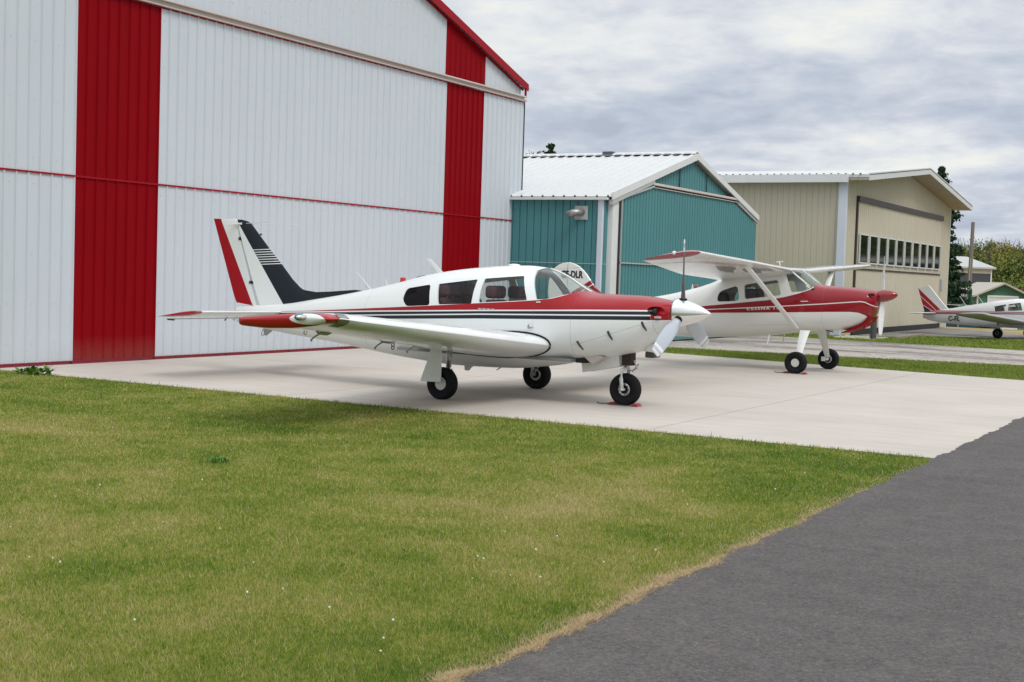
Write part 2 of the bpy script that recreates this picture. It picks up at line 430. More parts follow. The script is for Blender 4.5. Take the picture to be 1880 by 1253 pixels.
sheet('grass_verge', [(-15, 40.7), (-12.6, 40.48), (-8.8, 40.08), (-6, 39.93), (14, 40.1), (14, 47.9), (-7.4, 47.9), (-9, 47.8), (-10.4, 47.2), (-11.2, 44.2), (-15, 43.2)], .004, STRIP)
sheet('hangar_pavement', [(-12.4, 43.9), (-11.1, 43.9), (-10.3, 47.0), (-8.9, 47.6), (-7.3, 47.7), (14, 47.7), (14, 53.2), (-4, 53.2), (-8.2, 53.5), (-10.1, 55.6), (-12.0, 57.7), (-12.4, 57.7)], .007, GREY_PAVE)

# ------------------------------------------------------------------ mown grass: blades as one mass
def in_view(P, margin=60):
    cam = SC.camera.matrix_world; inv = np.array(cam.inverted())
    q = np.c_[P, np.zeros(len(P)), np.ones(len(P))] @ inv.T
    z = -q[:, 2]; x = q[:, 0]/z*2458.2; y = q[:, 1]/z*2458.2
    return (z > 1) & (np.abs(x) < 940+margin) & (np.abs(y) < 627+margin*1.5)
edge_y = np.array([p[1] for p in ROAD_EDGE]); edge_x = np.array([p[0] for p in ROAD_EDGE])

def blade_mat(t, p):
    g = t.new('ShaderNodeNewGeometry').outputs['Position']
    at = t.new('ShaderNodeAttribute'); at.attribute_name = 'tint'
    s = t.new('ShaderNodeSeparateColor'); t.put(s.inputs[0], at.outputs['Color'])
    c = grass_colors(t, g, t.m('MULTIPLY_ADD', s.outputs[0], .42, -.115), 1.66)
    straw = t.mix(s.outputs[2], (.44, .32, .18), (.62, .50, .31))
    c = t.mix(s.outputs[1], c, straw)
    t.l.new(c, p.inputs['Base Color'])
    tl = t.new('ShaderNodeBsdfTranslucent'); t.put(tl.inputs[0], c)
    mx = t.new('ShaderNodeMixShader'); mx.inputs[0].default_value = .3
    out = t.n['Material Output']; t.l.new(p.outputs[0], mx.inputs[1]); t.l.new(tl.outputs[0], mx.inputs[2]); t.l.new(mx.outputs[0], out.inputs[0])
BLADE = material('grass_blade', blade_mat, .7, spec=.2)
def strip_blade(t, p):
    g = t.new('ShaderNodeNewGeometry').outputs['Position']
    n = t.noise(g, .9, 5, .6); at = t.new('ShaderNodeAttribute'); at.attribute_name = 'tint'
    s = t.new('ShaderNodeSeparateColor'); t.put(s.inputs[0], at.outputs['Color'])
    f = t.m('MULTIPLY_ADD', s.outputs[0], .35, t.m('MULTIPLY', n, .65))
    t.l.new(t.ramp(f, [(.3, (.105, .165, .022)), (.52, (.18, .24, .040)), (.72, (.30, .32, .085))]), p.inputs['Base Color'])
STRIP_BLADE = material('strip_grass_blade', strip_blade, .75, spec=.15)

def blades(name, P, hgt, wid, straw, mat, seed, flat=False):
    r = np.random.default_rng(seed); n = len(P)
    th = r.uniform(0, 2*np.pi, n); lean = r.uniform(.1, .95, n); ld = r.uniform(0, 2*np.pi, n)
    if flat: lean = r.uniform(.88, 1.2, n)
    w = wid*r.uniform(.6, 1.3, n)/2; h = hgt*r.uniform(.55, 1.25, n)
    base = np.c_[P, np.zeros(n)]
    dx = np.c_[np.cos(th), np.sin(th), np.zeros(n)]*w[:, None]
    tip = base + np.c_[np.cos(ld)*lean*h, np.sin(ld)*lean*h, h*np.sqrt(1-(lean*.8)**2)]
    V = np.stack([base-dx, base+dx, tip], 1).reshape(-1, 3)
    me = bpy.data.meshes.new(name); me.vertices.add(3*n); me.loops.add(3*n); me.polygons.add(n)
    me.vertices.foreach_set('co', V.ravel().astype(np.float32)); me.loops.foreach_set('vertex_index', np.arange(3*n, dtype=np.int32))
    me.polygons.foreach_set('loop_start', np.arange(0, 3*n, 3, dtype=np.int32)); 
    try: me.polygons.foreach_set('loop_total', np.full(n, 3, dtype=np.int32))
    except Exception: pass
    me.update()
    ca = me.color_attributes.new('tint', 'FLOAT_COLOR', 'POINT')
    col = np.c_[r.random(n), straw, r.random(n), np.ones(n)]
    ca.data.foreach_set('color', np.repeat(col, 3, 0).ravel().astype(np.float32))
    me.materials.append(mat); o = bpy.data.objects.new(name, me); link(o); return o

def lawn_blades():
    pts = []; hs = []; ws = []
    N = 1800000
    # sample in proportion to screen size: more blades close by
    u = rng.random(N); d = 5.0*(24/5.0)**(u**1.12)
    ang = rng.uniform(R(-29), R(29), N)
    yaw = .516644
    cx = d*np.tan(ang); 
    X = cx*math.cos(yaw) - d*math.sin(yaw); Y = cx*math.sin(yaw) + d*math.cos(yaw)
    P = np.c_[X, Y]
    ex = np.interp(Y, edge_y, edge_x)
    over = rng.normal(0, .02, N)
    ok = (Y < LAWN_B + over + .035) & (X < ex + np.abs(rng.normal(0, .035, N)) - .01) & in_view(P, 420)
    # thin, uneven turf
    P = P[ok]; d = d[ok]; ex = ex[ok]
    keep = rng.random(len(P)) < .52
    P = P[keep]; d = d[keep]; ex = ex[keep]
    fringe = np.exp(-((ex-P[:, 0])/.11)**2)
    wav = .5+.5*np.sin(P[:, 1]*2.1+1)*np.sin(P[:, 1]*.83)
    fr = fringe*np.clip(1.75-wav*.6-(P[:, 1]-6)*.16, 0, 1)
    far = np.exp(-((LAWN_B-P[:, 1])/.10)**2)*.35
    straw = np.clip((rng.random(len(P)) < .09)*.7 + (rng.random(len(P)) < fr)*1.0 + (rng.random(len(P)) < far)*.6, 0, 1)
    h = (.016 + .016*rng.random(len(P)))*(1+.3*(P[:, 1] > LAWN_B-.12)); h = np.where(rng.random(len(P)) < .03, h*1.6, h)
    h = h*(1-.45*(fringe > .5))
    w = .0034*np.clip(d/5.5, 1, 3.2)
    o = blades('grass', P, h, w, straw, BLADE, 3)
    tag(o, 'mown lawn of short green and straw-coloured blades in the foreground', 'grass', kind='stuff')
lawn_blades()

def dead_fringe():
    r = np.random.default_rng(77); n = 34000; y = 4.6+(r.random(n)**1.5)*6.5; ex = np.interp(y, edge_y, edge_x)
    wob = .5+.5*np.sin(y*3.3+.6)*np.sin(y*1.27+2)+.25*np.sin(y*11)
    wdt = .010+.042*np.clip(wob, 0, 1.2); x = ex+.012+.01*np.sin(y*17)+.008*np.sin(y*41) - np.abs(r.normal(0, 1, n))*wdt + r.normal(0, .010, n)
    keep = r.random(n) < np.clip(1.0-(y-6)*.24, .08, 1)*np.clip(wob+.15, .08, 1)
    P = np.c_[x, y][keep]; P = P[in_view(P)]
    o = blades('grass', P, .035, .005, np.ones(len(P)), BLADE, 78, True); tag(o, 'dead tan grass matted along the edge of the asphalt', 'grass', kind='stuff')
dead_fringe()

def region_blades(name, poly, dens, h, w, label, seed):
    poly = np.array(poly); lo = poly.min(0); hi = poly.max(0); r = np.random.default_rng(seed)
    n = int(np.prod(hi-lo)*dens); P = r.uniform(lo, hi, (n, 2)); inside = np.zeros(n, bool); j = len(poly)-1
    for i in range(len(poly)):
        a, b = poly[i], poly[j]
        c = ((a[1] > P[:, 1]) != (b[1] > P[:, 1])) & (P[:, 0] < (b[0]-a[0])*(P[:, 1]-a[1])/(b[1]-a[1]+1e-12)+a[0]); inside ^= c; j = i
    P = P[inside & in_view(P, 1400)]
    o = blades(name, P, h, w, (r.random(len(P)) < .05)*.6, STRIP_BLADE, seed); tag(o, label, 'grass', kind='stuff')
region_blades('grass', [(-4.03, 26.66), (14, 23.2), (14, 33.5), (-4.84, 31.7), (-8.7, 30.9), (-13.2, 30.35), (-14.2, 28.7)], 1700, .05, .012, 'bright green mown grass strip just beyond the pale apron', 21)
region_blades('grass', [(-12.6, 40.48), (-8.8, 40.08), (-6, 39.93), (14, 40.1), (14, 47.9), (-7.4, 47.9), (-9, 47.8), (-10.4, 47.2), (-11.2, 44.2), (-15, 43.2), (-15, 40.7)], 420, .05, .03, 'bright green verge beyond the weathered pavement by the beige hangar', 22)

# clover heads
def clover():
    g = G(); n = 0; r = np.random.default_rng(4)
    while n < 60:
        d = 5.5*(18/5.5)**r.random(); a = r.uniform(R(-22), R(22)); X = d*math.tan(a); yaw = .516644
        x = X*math.cos(yaw)-d*math.sin(yaw); y = X*math.sin(yaw)+d*math.cos(yaw)
        if y > LAWN_B-.1 or x > ROAD_A-.1: continue
        s = r.uniform(.004, .0075)
        g.lathe([(-s, s*.3), (-s*.4, s), (s*.4, s*.9), (s, s*.3)], (x, y, r.uniform(.03, .05)), 'z', 6); n += 1
    tag(g.build('clover', material('clover_white', (.62, .60, .50), .8), smooth=True), 'scattered white clover heads in the foreground lawn', 'clover', kind='stuff')
clover()
# broadleaf weed tuft where lawn, apron and hangar meet
def weed(x, y, label, s=1.0, n=22, seed=2):
    r = random.Random(seed); g = G()
    for i in range(n):
        a = r.uniform(0, 2*math.pi); L = r.uniform(.08, .2)*s; e = r.uniform(.3, 1.2); bx, by = x+r.uniform(-.25, .25)*s, y+r.uniform(-.1, .1)*s
        w = L*.16; px, py = -math.sin(a)*w, math.cos(a)*w
        m = (bx+math.cos(a)*L*.5*math.cos(e), by+math.sin(a)*L*.5*math.cos(e), L*.5*math.sin(e)+.02)
        t_ = (bx+math.cos(a)*L*math.cos(e*.8), by+math.sin(a)*L*math.cos(e*.8), L*math.sin(e*.8))
        g.add([(bx, by, 0), (m[0]+px, m[1]+py, m[2]), t_, (m[0]-px, m[1]-py, m[2])], [(0, 1, 2, 3)])
    o = g.build('weed', material('weed_leaf', (.085, .20, .02), .6)); tag(o, label, 'weed'); return o
weed(-15.67, 13.5, 'leafy green weed clump sprouting at the far left corner of the lawn by the hangar', 1.1, 60)

weed(-7.78, 8.68, 'low broadleaf weed patch in the left part of the lawn', .38, 60, 8)
# ------------------------------------------------------------------ ribbed sheet walls
def ribbed(g, p0, u, nrm, L, pitch, zb, zt, depth=.02, mi_of=None, rib=.05, phase=0.0):
    """ribbed cladding starting at p0 (x,y), running along u for L, facing nrm. zb/zt: functions of s"""
    ss = []; k = 0
    s = phase
    while s < L:
        for off, dd in ((0, 0), (rib*.35, 1), (rib*.65, 1), (rib, 0)):
            q = s+off
            if q <= L: ss.append((q, dd))
        s += pitch
    if not ss or ss[0][0] > 1e-6: ss.insert(0, (0.0, 0))
    if ss[-1][0] < L-1e-6: ss.append((L, 0))
    v = []; f = []; mi = []
    for q, dd in ss:
        x = p0[0]+u[0]*q+nrm[0]*depth*dd; y = p0[1]+u[1]*q+nrm[1]*depth*dd
        v += [(x, y, zb(q)), (x, y, zt(q))]
    base = len(g.v); g.v += v
    for i in range(len(ss)-1):
        if zt(ss[i][0]) - zb(ss[i][0]) < 1e-4 and zt(ss[i+1][0])-zb(ss[i+1][0]) < 1e-4: continue
        g.f.append((base+2*i, base+2*i+2, base+2*i+3, base+2*i+1)); g.m.append(mi_of((ss[i][0]+ss[i+1][0])/2) if mi_of else 0)

def flat_build(g, name, mat, parent, mats=None):
    return mesh_obj(name, g.v, g.f, mat, parent, False, mats, g.m if mats else None)

# ---- big white and red hangar
def big_hangar():
    a = -16.87; y0, y1 = 13.42, 29.93; yc = (y0+y1)/2; slope = .313; eave = 6.42
    t = thing('hangar', 'large white corrugated hangar with wide red vertical stripes on its closed door', 'hangar', (a, yc, 0))
    Y0, Y1 = y0-yc, y1-yc
    stripe = lambda s: 1 if (1.93 < s < 3.77) or (12.78 < s < 14.56) else 0
    top = lambda s: eave + slope*(min(s, (y1-y0)-s))
    L = y1-y0; M = [DOOR_WHITE, DOOR_RED]
    def leaf(name, z0, z1, off, zt=None):
        g = G(); ribbed(g, (off, Y0), (0, 1), (1, 0), L, .2295, lambda s: z0, zt or (lambda s: z1), .026, stripe, .04)
        # returns so the leaf has thickness
        g.add([(off, Y1, z0), (off-.12, Y1, z0), (off-.12, Y1, z1), (off, Y1, z1)], [(0, 1, 2, 3)])
        g.add([(off, Y0, z0), (off-.12, Y0, z0), (off-.12, Y0, z1), (off, Y0, z1)], [(0, 3, 2, 1)])
        return flat_build(g, name, None, t, M)
    leaf('door_panel', .055, 3.02, 0.0); leaf('door_panel', 3.045, 6.06, 0.0)
    g = G(); ribbed(g, (-.10, Y0+.02), (0, 1), (1, 0), L-.04, .2295, lambda s: 6.2, lambda s: top(s), .018, lambda s: 1 if (12.86 < s < 14.64) or (1.9 < s < 3.7) else 0, .045)
    flat_build(g, 'gable_wall', None, t, M)
    # screw rows: tiny heads
    g = G()
    for z in (.35, .98, 1.75, 2.85, 3.25, 4.15, 5.05, 5.85):
        s = .12
        while s < L:
            if s % .459 < .23 and not stripe(s): g.box(.002, .007, Y0+s-.006, Y0+s+.006, z-.006, z+.006)
            s += .2295
    for z in (6.5, 7.0):
        s = .12
        while s < L:
            if top(s) > z+.1 and s % .459 < .23 and s < 12.8 and s > 3.8: g.box(-.099, -.092, Y0+s-.008, Y0+s+.008, z-.008, z+.008)
            s += .2295
    g.build('screw_row', TRIM_GREY, t)['kind'] = 'stuff'
    # header beam: C section rail
    g = G(); g.box(-.02, .10, Y0-.02, Y1-.02, 6.165, 6.20); g.box(.0, .02, Y0-.02, Y1-.03, 6.075, 6.166); g.box(.018, .085, Y0-.02, Y1-.06, 6.07, 6.088)
    bevel(g.build('door_rail', BEAM, t), .006)
    g = G(); g.box(-.03, .022, Y0, Y1, 6.045, 6.068); g.build('rail_trim', TRIM_RED, t)
    g = G(); g.box(.0, .026, Y0, Y1, 3.018, 3.047); g.build('door_seam', TRIM_RED, t)
    g = G(); g.box(.004, .026, Y0, Y1, .040, .058)
    for i in range(9):
        g.box(-.03, .03+.004*(i % 2), Y0+i*1.84, Y0+i*1.84+1.80, .008, .036)
    g.build('bottom_seal', material('seal_red', (.20, .012, .025), .6), t)
    g = G(); g.box(-.05, .0, Y0, Y1, -.01, .05); g.build('threshold', DARK, t)
    # edge trims of the leaves
    g = G(); g.box(-.02, .022, Y1-.012, Y1+.012, .1, 3.0); g.box(-.02, .022, Y1-.012, Y1+.012, 3.06, 6.04); g.build('corner_trim', BROWN, t)
    # body side walls, back and roof
    D = 16.0
    g = G()
    ribbed(g, (-.12, Y1-.02), (-1, 0), (0, 1), D, .2295, lambda s: 0, lambda s: eave-.03, .018)
    ribbed(g, (-D, Y0+.02), (1, 0), (0, -1), D-.12, .2295, lambda s: 0, lambda s: eave-.03, .018)
    g.add([(-D-.1, Y0, 0), (-D-.1, Y1, 0), (-D-.1, Y1, eave), (-D-.1, 0, eave+slope*L/2), (-D-.1, Y0, eave)], [(0, 1, 2, 3, 4)])
    flat_build(g, 'wall', DOOR_WHITE, t)
    g = G(); zc = eave+slope*L/2
    for sgn in (-1, 1):
        g.prism([(sgn*0, zc+.10), (sgn*(L/2+.10), eave+.07), (sgn*(L/2+.10), eave+.02), (sgn*0, zc+.05)], -D-.2, .02, 'x')
    g.build('roof', ROOF_WHITE, t)
    g = G()
    for sgn in (-1, 1):
        g.prism([(0, zc+.15), (sgn*(L/2+.12), eave+.10), (sgn*(L/2+.12), eave-.07), (0, zc-.06)], .022, .05, 'x')
        g.prism([(0, zc-.0), (sgn*(L/2+.02), eave-.03), (sgn*(L/2+.02), eave-.07), (0, zc-.05)], -.08, -.045, 'x')
    g.box(-.0, .05, Y1-.012, Y1+.02, 6.2, eave-.02)
    g.build('rake_trim', TRIM_RED, t)
    # dentil edge of the panel ribs showing under the rake
    g = G(); g.box(-.3, .04, Y1+.05, Y1+.17, eave-.02, eave+.03); g.build('gutter', TRIM_GREY, t)
    g = G(); g.box(.02, .10, Y1-.10, Y1-.02, 6.06, 6.11); g.build('rail_stop', BEAM, t)
    return t
big_hangar()

# ---- teal hangar
def teal_hangar():
    a = -14.2; y0, y1 = 29.44, 40.0; t = thing('hangar', 'teal corrugated hangar with a pale metal roof and its door shut', 'hangar', (a, y0, 0))
    W = y1-y0; yr = 5.33; eave = 3.62; ridge = 5.05
    up = lambda s: eave + (ridge-eave)*(s/yr if s < yr else (W-s)/(W-yr))
    # door with clipped corners, standing proud of the wall
    g = G(); hdr = 4.10
    dz = lambda s: min(hdr-.03, up(s+.62)-.17)
    ribbed(g, (.08, .62), (0, 1), (1, 0), W-.66, .185, lambda s: (.04), lambda s: dz(s), -.035, None, .045)
    ob = flat_build(g, 'door_panel', TEAL, t)
    g = G(); g.box(.09, .125, .60, W-.04, 2.035, 2.065); g.build('door_seam', TRIM_GREY, t)
    g = G(); g.box(.09, .13, .60, .63, .04, dz(0)); 
    g.add([(.135, .60, dz(0)), (.135, 2.52, hdr-.06), (.135, 2.52, hdr-.01), (.135, .60, dz(0)+.05)], [(0, 1, 2, 3)]); g.build('door_frame', TRIM_GREY, t)
    # gable infill above header
    g = G(); ribbed(g, (.0, 2.55), (0, 1), (1, 0), 6.15, .185, lambda s: hdr+.06, lambda s: max(hdr+.06, up(s+2.55)-.10), -.035, None, .045); flat_build(g, 'gable_wall', TEAL, t)
    g = G(); g.box(.03, .042, 4.38, 4.42, hdr+.06, up(4.4)-.1); g.box(.03, .042, 6.35, 6.39, hdr+.06, up(6.37)-.1); g.build('panel_joint', DARK, t)
    g = G(); g.box(.03, .15, 2.45, 8.75, hdr-.01, hdr+.055); g.box(.10, .13, 2.55, 8.7, hdr-.075, hdr-.055); bevel(g.build('door_rail', BEAM, t), .006)
    g = G(); g.box(.03, .09, 2.6, 8.7, hdr-.06, hdr-.012); g.build('rail_gap', DARK, t)
    # rake
    g = G()
    def rake(sa, sb, z_off0, z_off1, x0, x1):
        g.prism([(sa, up(min(max(sa, 0), W))+z_off1), (sb, up(sb)+z_off1), (sb, up(sb)+z_off0), (sa, up(min(max(sa, 0), W))+z_off0)], x0, x1, 'x')
    rake(0.0, yr, -.06, .12, .12, .16); rake(yr, W, -.04, .12, .12, .16)
    g.build('rake_trim', TRIM_WHITE, t)
    g = G(); g.prism([(.02, up(.02)-.18), (2.5, up(2.5)-.16), (2.5, up(2.5)-.06), (.02, up(.02)-.06)], .05, .145, 'x')
    g.prism([(8.75, up(8.75)-.13), (W, up(W)-.13), (W, up(W)-.04), (8.75, up(8.75)-.04)], .05, .125, 'x'); g.build('rake_soffit', TRIM_GREY, t)
    g = G(); g.box(-.02, .10, .50, .60, .0, 3.62); g.build('door_gap', DARK, t)
    g = G(); g.box(-.06, .09, .17, .50, 0, 3.55); bevel(g.build('corner_column', TRIM_WHITE, t), .01)
    g = G(); g.box(-.23, -.08, -.04, .10, 0, 3.60); bevel(g.build('downspout', PIPE_WHITE, t), .02)
    # side wall with battens
    g = G(); ribbed(g, (-9, .02), (1, 0), (0, -1), 9-.05, .203, lambda s: 0, lambda s: eave-.06, -.03, None, .032, .06); flat_build(g, 'wall', TEAL, t)
    g = G(); ribbed(g, (-.1, W), (-1, 0), (0, 1), 9, .203, lambda s: 0, lambda s: eave-.05, .022); g.add([(-.05, .02, 0), (-.05, W, 0), (-.05, W, eave), (-.05, yr, ridge-.05), (-.05, .02, eave)], [(0, 1, 2, 3, 4)]); flat_build(g, 'wall', TEAL, t)
    g = G(); g.box(-9, .05, -.015, .0, 2.0-.004, 2.0+.004); g.build('guy_wire', TRIM_WHITE, t)
    # roof with standing ribs
    g = G()
    for sgn, ya, yb in ((1, -.06, yr), (-1, W+.06, yr)):
        prof = []
        x = -9.3
        while x < .10:
            for off, dd in ((0, 0), (.03, 1), (.06, 1), (.09, 0)): prof.append((x+off, dd))
            x += .30
        prof.append((.13, 0))
        za, zb_ = eave+.02, ridge+.09
        v = []
        for (xx, dd) in prof: v += [(xx, ya, za+dd*.04), (xx, yb, zb_+dd*.04)]
        k = len(g.v); g.v += v
        for i in range(len(prof)-1): g.f.append((k+2*i, k+2*i+2, k+2*i+3, k+2*i+1)); g.m.append(0)
    o = flat_build(g, 'roof', ROOF_WHITE, t); md = o.modifiers.new('s', 'SOLIDIFY'); md.thickness = .02
    g = G(); x = -9.2
    g.prism([(yr-.16, ridge+.10), (yr, ridge+.185), (yr+.16, ridge+.10), (yr, ridge+.165)], -9.3, .14, 'x'); g.build('ridge_cap', ROOF_WHITE, t)
    g = G()
    while x < .0: g.box(x, x+.2, yr-.13, yr-.05, ridge+.085, ridge+.125); x += .30
    g.build('ridge_vent_slot', DARK, t)
    g = G(); g.prism([(yr-.15, ridge+.07), (yr-.12, ridge+.215), (yr+.12, ridge+.215), (yr+.15, ridge+.07)], -2.72, -2.40, 'x'); bevel(g.build('roof_vent', material('vent_blue_grey', (.05, .065, .08), .5), t), .02)
    g = G(); g.box(-9.3, .06, -.12, .0, eave-.07, eave-.01); bevel(g.build('gutter', TRIM_WHITE, t), .01)
    # wall vent hood
    g = G(); g.box(-.86, -.5, -.028, -.006, 3.07, 3.41); pl = bevel(g.build('vent_plate', TRIM_GREY, t), .006)
    g = G(); g.tube([(-.66, 0, 3.25), (-.68, -.16, 3.25), (-.76, -.26, 3.23), (-.92, -.30, 3.17)], [.085, .085, .088, .095], 14); g.build('vent_hood', material('vent_steel', (.32, .32, .32), .35, .6), pl, True)
    g = G(); g.box(-9, .1, W-.0, W+.02, eave-.06, eave-.0); g.build('gutter', TRIM_WHITE, t)
    return t
teal_hangar()

# ---- beige hangar
def beige_hangar():
    a = -12.3; y0, y1 = 43.46, 59.35; t = thing('hangar', 'beige metal hangar with a row of ten narrow windows in its door', 'hangar', (a, y0, 0))
    W = y1-y0; yr = 8.2; eave = 5.16; ridge = 5.98
    up = lambda s: eave + (ridge-eave)*(s/yr if s < yr else (W-s)/(W-yr))
    g = G(); D0, D1 = 1.12, 14.15
    ribbed(g, (0, 0), (0, 1), (1, 0), D0, .2, lambda s: 0, lambda s: up(s)-.05, .02)
    ribbed(g, (0, D0), (0, 1), (1, 0), D1-D0, .2, lambda s: 4.66, lambda s: up(s+D0)-.05, .02)
    ribbed(g, (0, D1), (0, 1), (1, 0), W-D1, .2, lambda s: 0, lambda s: up(s+D1)-.05, .02)
    flat_build(g, 'gable_wall', BEIGE, t)
    g = G(); ribbed(g, (.05, D0+.1), (0, 1), (1, 0), D1-D0-.15, .25, lambda s: .2, lambda s: 2.2, .02)
    ribbed(g, (.05, D0+.1), (0, 1), (1, 0), D1-D0-.15, .25, lambda s: 2.26, lambda s: 4.48, .02)
    flat_build(g, 'door_panel', BEIGE_D, t)
    g = G(); g.box(.03, .085, D0+.1, D1-.05, 2.2, 2.235); g.build('door_seam', BROWN, t)
    g = G(); g.box(.0, .12, D0, D1, 4.47, 4.66); g.box(.01, .07, D0-.02, D0+.09, 0, 4.6); g.build('door_flashing', BROWN, t)
    g = G(); g.box(.02, .06, D1-.05, D1+.02, .1, 4.5); g.build('door_trim', TRIM_GREY, t)
    g = G(); g.box(.02, .10, D0-.1, D1+.2, .02, .2); g.build('bottom_seal', DARK, t)
    # ten windows
    n = 10; w0 = D0+.28; pitch = (D1-.18-w0)/n
    for i in range(n):
        ya = w0+i*pitch; yb = ya+pitch*.87
        g = G(); z0, z1 = 2.42, 3.42; fr = .042
        g.box(.075, .12, ya, yb, z0, z0+fr); g.box(.075, .12, ya, yb, z1-fr, z1); g.box(.075, .12, ya, ya+fr, z0+fr, z1-fr); g.box(.075, .12, yb-fr, yb, z0+fr, z1-fr)
        o = g.build('window', TRIM_WHITE, t)
        g = G(); g.box(.078, .09, ya+fr, yb-fr, z0+fr, z1-fr); g.build('pane', SHED_GLASS, o)
    g = G(); ribbed(g, (-11, 0), (1, 0), (0, -1), 11, .2, lambda s: 0, lambda s: eave-.02, -.013, None, .035, .03); flat_build(g, 'wall', BEIGE, t)
    g = G(); ribbed(g, (0, W), (-1, 0), (0, 1), 11, .2, lambda s: 0, lambda s: eave-.02, .02); flat_build(g, 'wall', BEIGE, t)
    g = G(); g.box(-.26, .03, -.12, -.005, .28, eave-.02); g.box(-.33, .02, -.22, -.10, .0, .34); bevel(g.build('downspout', PIPE_WHITE, t), .02)
    g = G(); g.box(-.01, .03, W-.06, W+.03, 0, eave); g.build('corner_trim', TRIM_WHITE, t)
    # roof with overhang
    ov = .75; g = G()
    for ya, yb in ((-.28, yr), (W+.55, yr)):
        sl = (ridge-eave)/yr if ya < 1 else (ridge-eave)/(W-yr)
        za = ridge - sl*abs(yr-ya)
        g.prism([(ya, za+.03), (yb, ridge+.03), (yb, ridge+.13), (ya, za+.13)], -11.4, ov, 'x')
        g.prism([(ya, za-.07), (yb, ridge-.04), (yb, ridge+.20), (ya, za+.17)], ov, ov+.04, 'x')
    g.build('roof', ROOF_WHITE, t)
    g = G()
    for ya, yb in ((-.28, yr), (W+.55, yr)):
        sl = (ridge-eave)/yr if ya < 1 else (ridge-eave)/(W-yr)
        za = ridge - sl*abs(yr-ya)
        g.prism([(ya, za+.105), (yb, ridge+.135), (yb, ridge+.16), (ya, za+.13)], ov+.041, ov+.048, 'x')
    g.build('fascia_line', BROWN, t)
    g = G()
    for ya, yb in ((-.28, yr), (W+.55, yr)):
        sl = (ridge-eave)/yr if ya < 1 else (ridge-eave)/(W-yr)
        za = ridge - sl*abs(yr-ya)
        g.prism([(ya, za-.06), (yb, ridge-.03), (yb, ridge+.02), (ya, za+.02)], .02, ov-.01, 'x')
    g.build('soffit', material('soffit_tan', (.36, .31, .24), .6), t)
    g = G(); g.box(-11.4, .10, -.42, -.28, eave-.16, eave+.10); g.build('gutter', TRIM_WHITE, t)
    g = G(); x = -11.3
    while x < .7: g.box(x, x+.05, -.335, -.285, eave+.10, eave+.135); x += .24
    g.build('roof_rib_end', BROWN, t)
    g = G(); g.box(.03, .16, 14.15, 14.45, 1.55, 2.05); bevel(g.build('utility_box', TRIM_GREY, t), .02); g = G(); g.box(.03, .2, 14.2, 14.4, .2, .55); bevel(g.build('utility_box', TRIM_WHITE, t), .02)
    return t
beige_hangar()

# gravel bed, bollard, timber edging beside the beige hangar
tag(G().lathe([(0, .10), (.75, .10), (.79, .07)], (-10.9, 42.1, 0), 'z', 16).build('bollard', material('bollard_grey', (.07, .07, .075), .6), smooth='auto'), 'short dark grey bollard in front of the beige hangar corner', 'bollard')
def gravel():
    g = G(); r = random.Random(5)
    for i in range(420):
        x = r.uniform(-12.1, -10.8); y = r.uniform(41.9, 43.6); s = r.uniform(.02, .06)
        g.lathe([(-s*.5, s*.5), (0, s), (s*.5, s*.5)], (x, y, s*.3), 'z', 5)
    tag(g.build('gravel', material('gravel_stone', (.48, .43, .34), .8)), 'pale gravel bed at the corner of the beige hangar', 'gravel', kind='stuff')
gravel()
g = G(); g.box(-10.6, -10.45, 43.4, 47.2, .0, .09); tag(bevel(g.build('timber_edging', material('old_timber', (.28, .22, .17), .8), None), .01), 'weathered timber edging lying along the pavement of the beige hangar', 'edging')

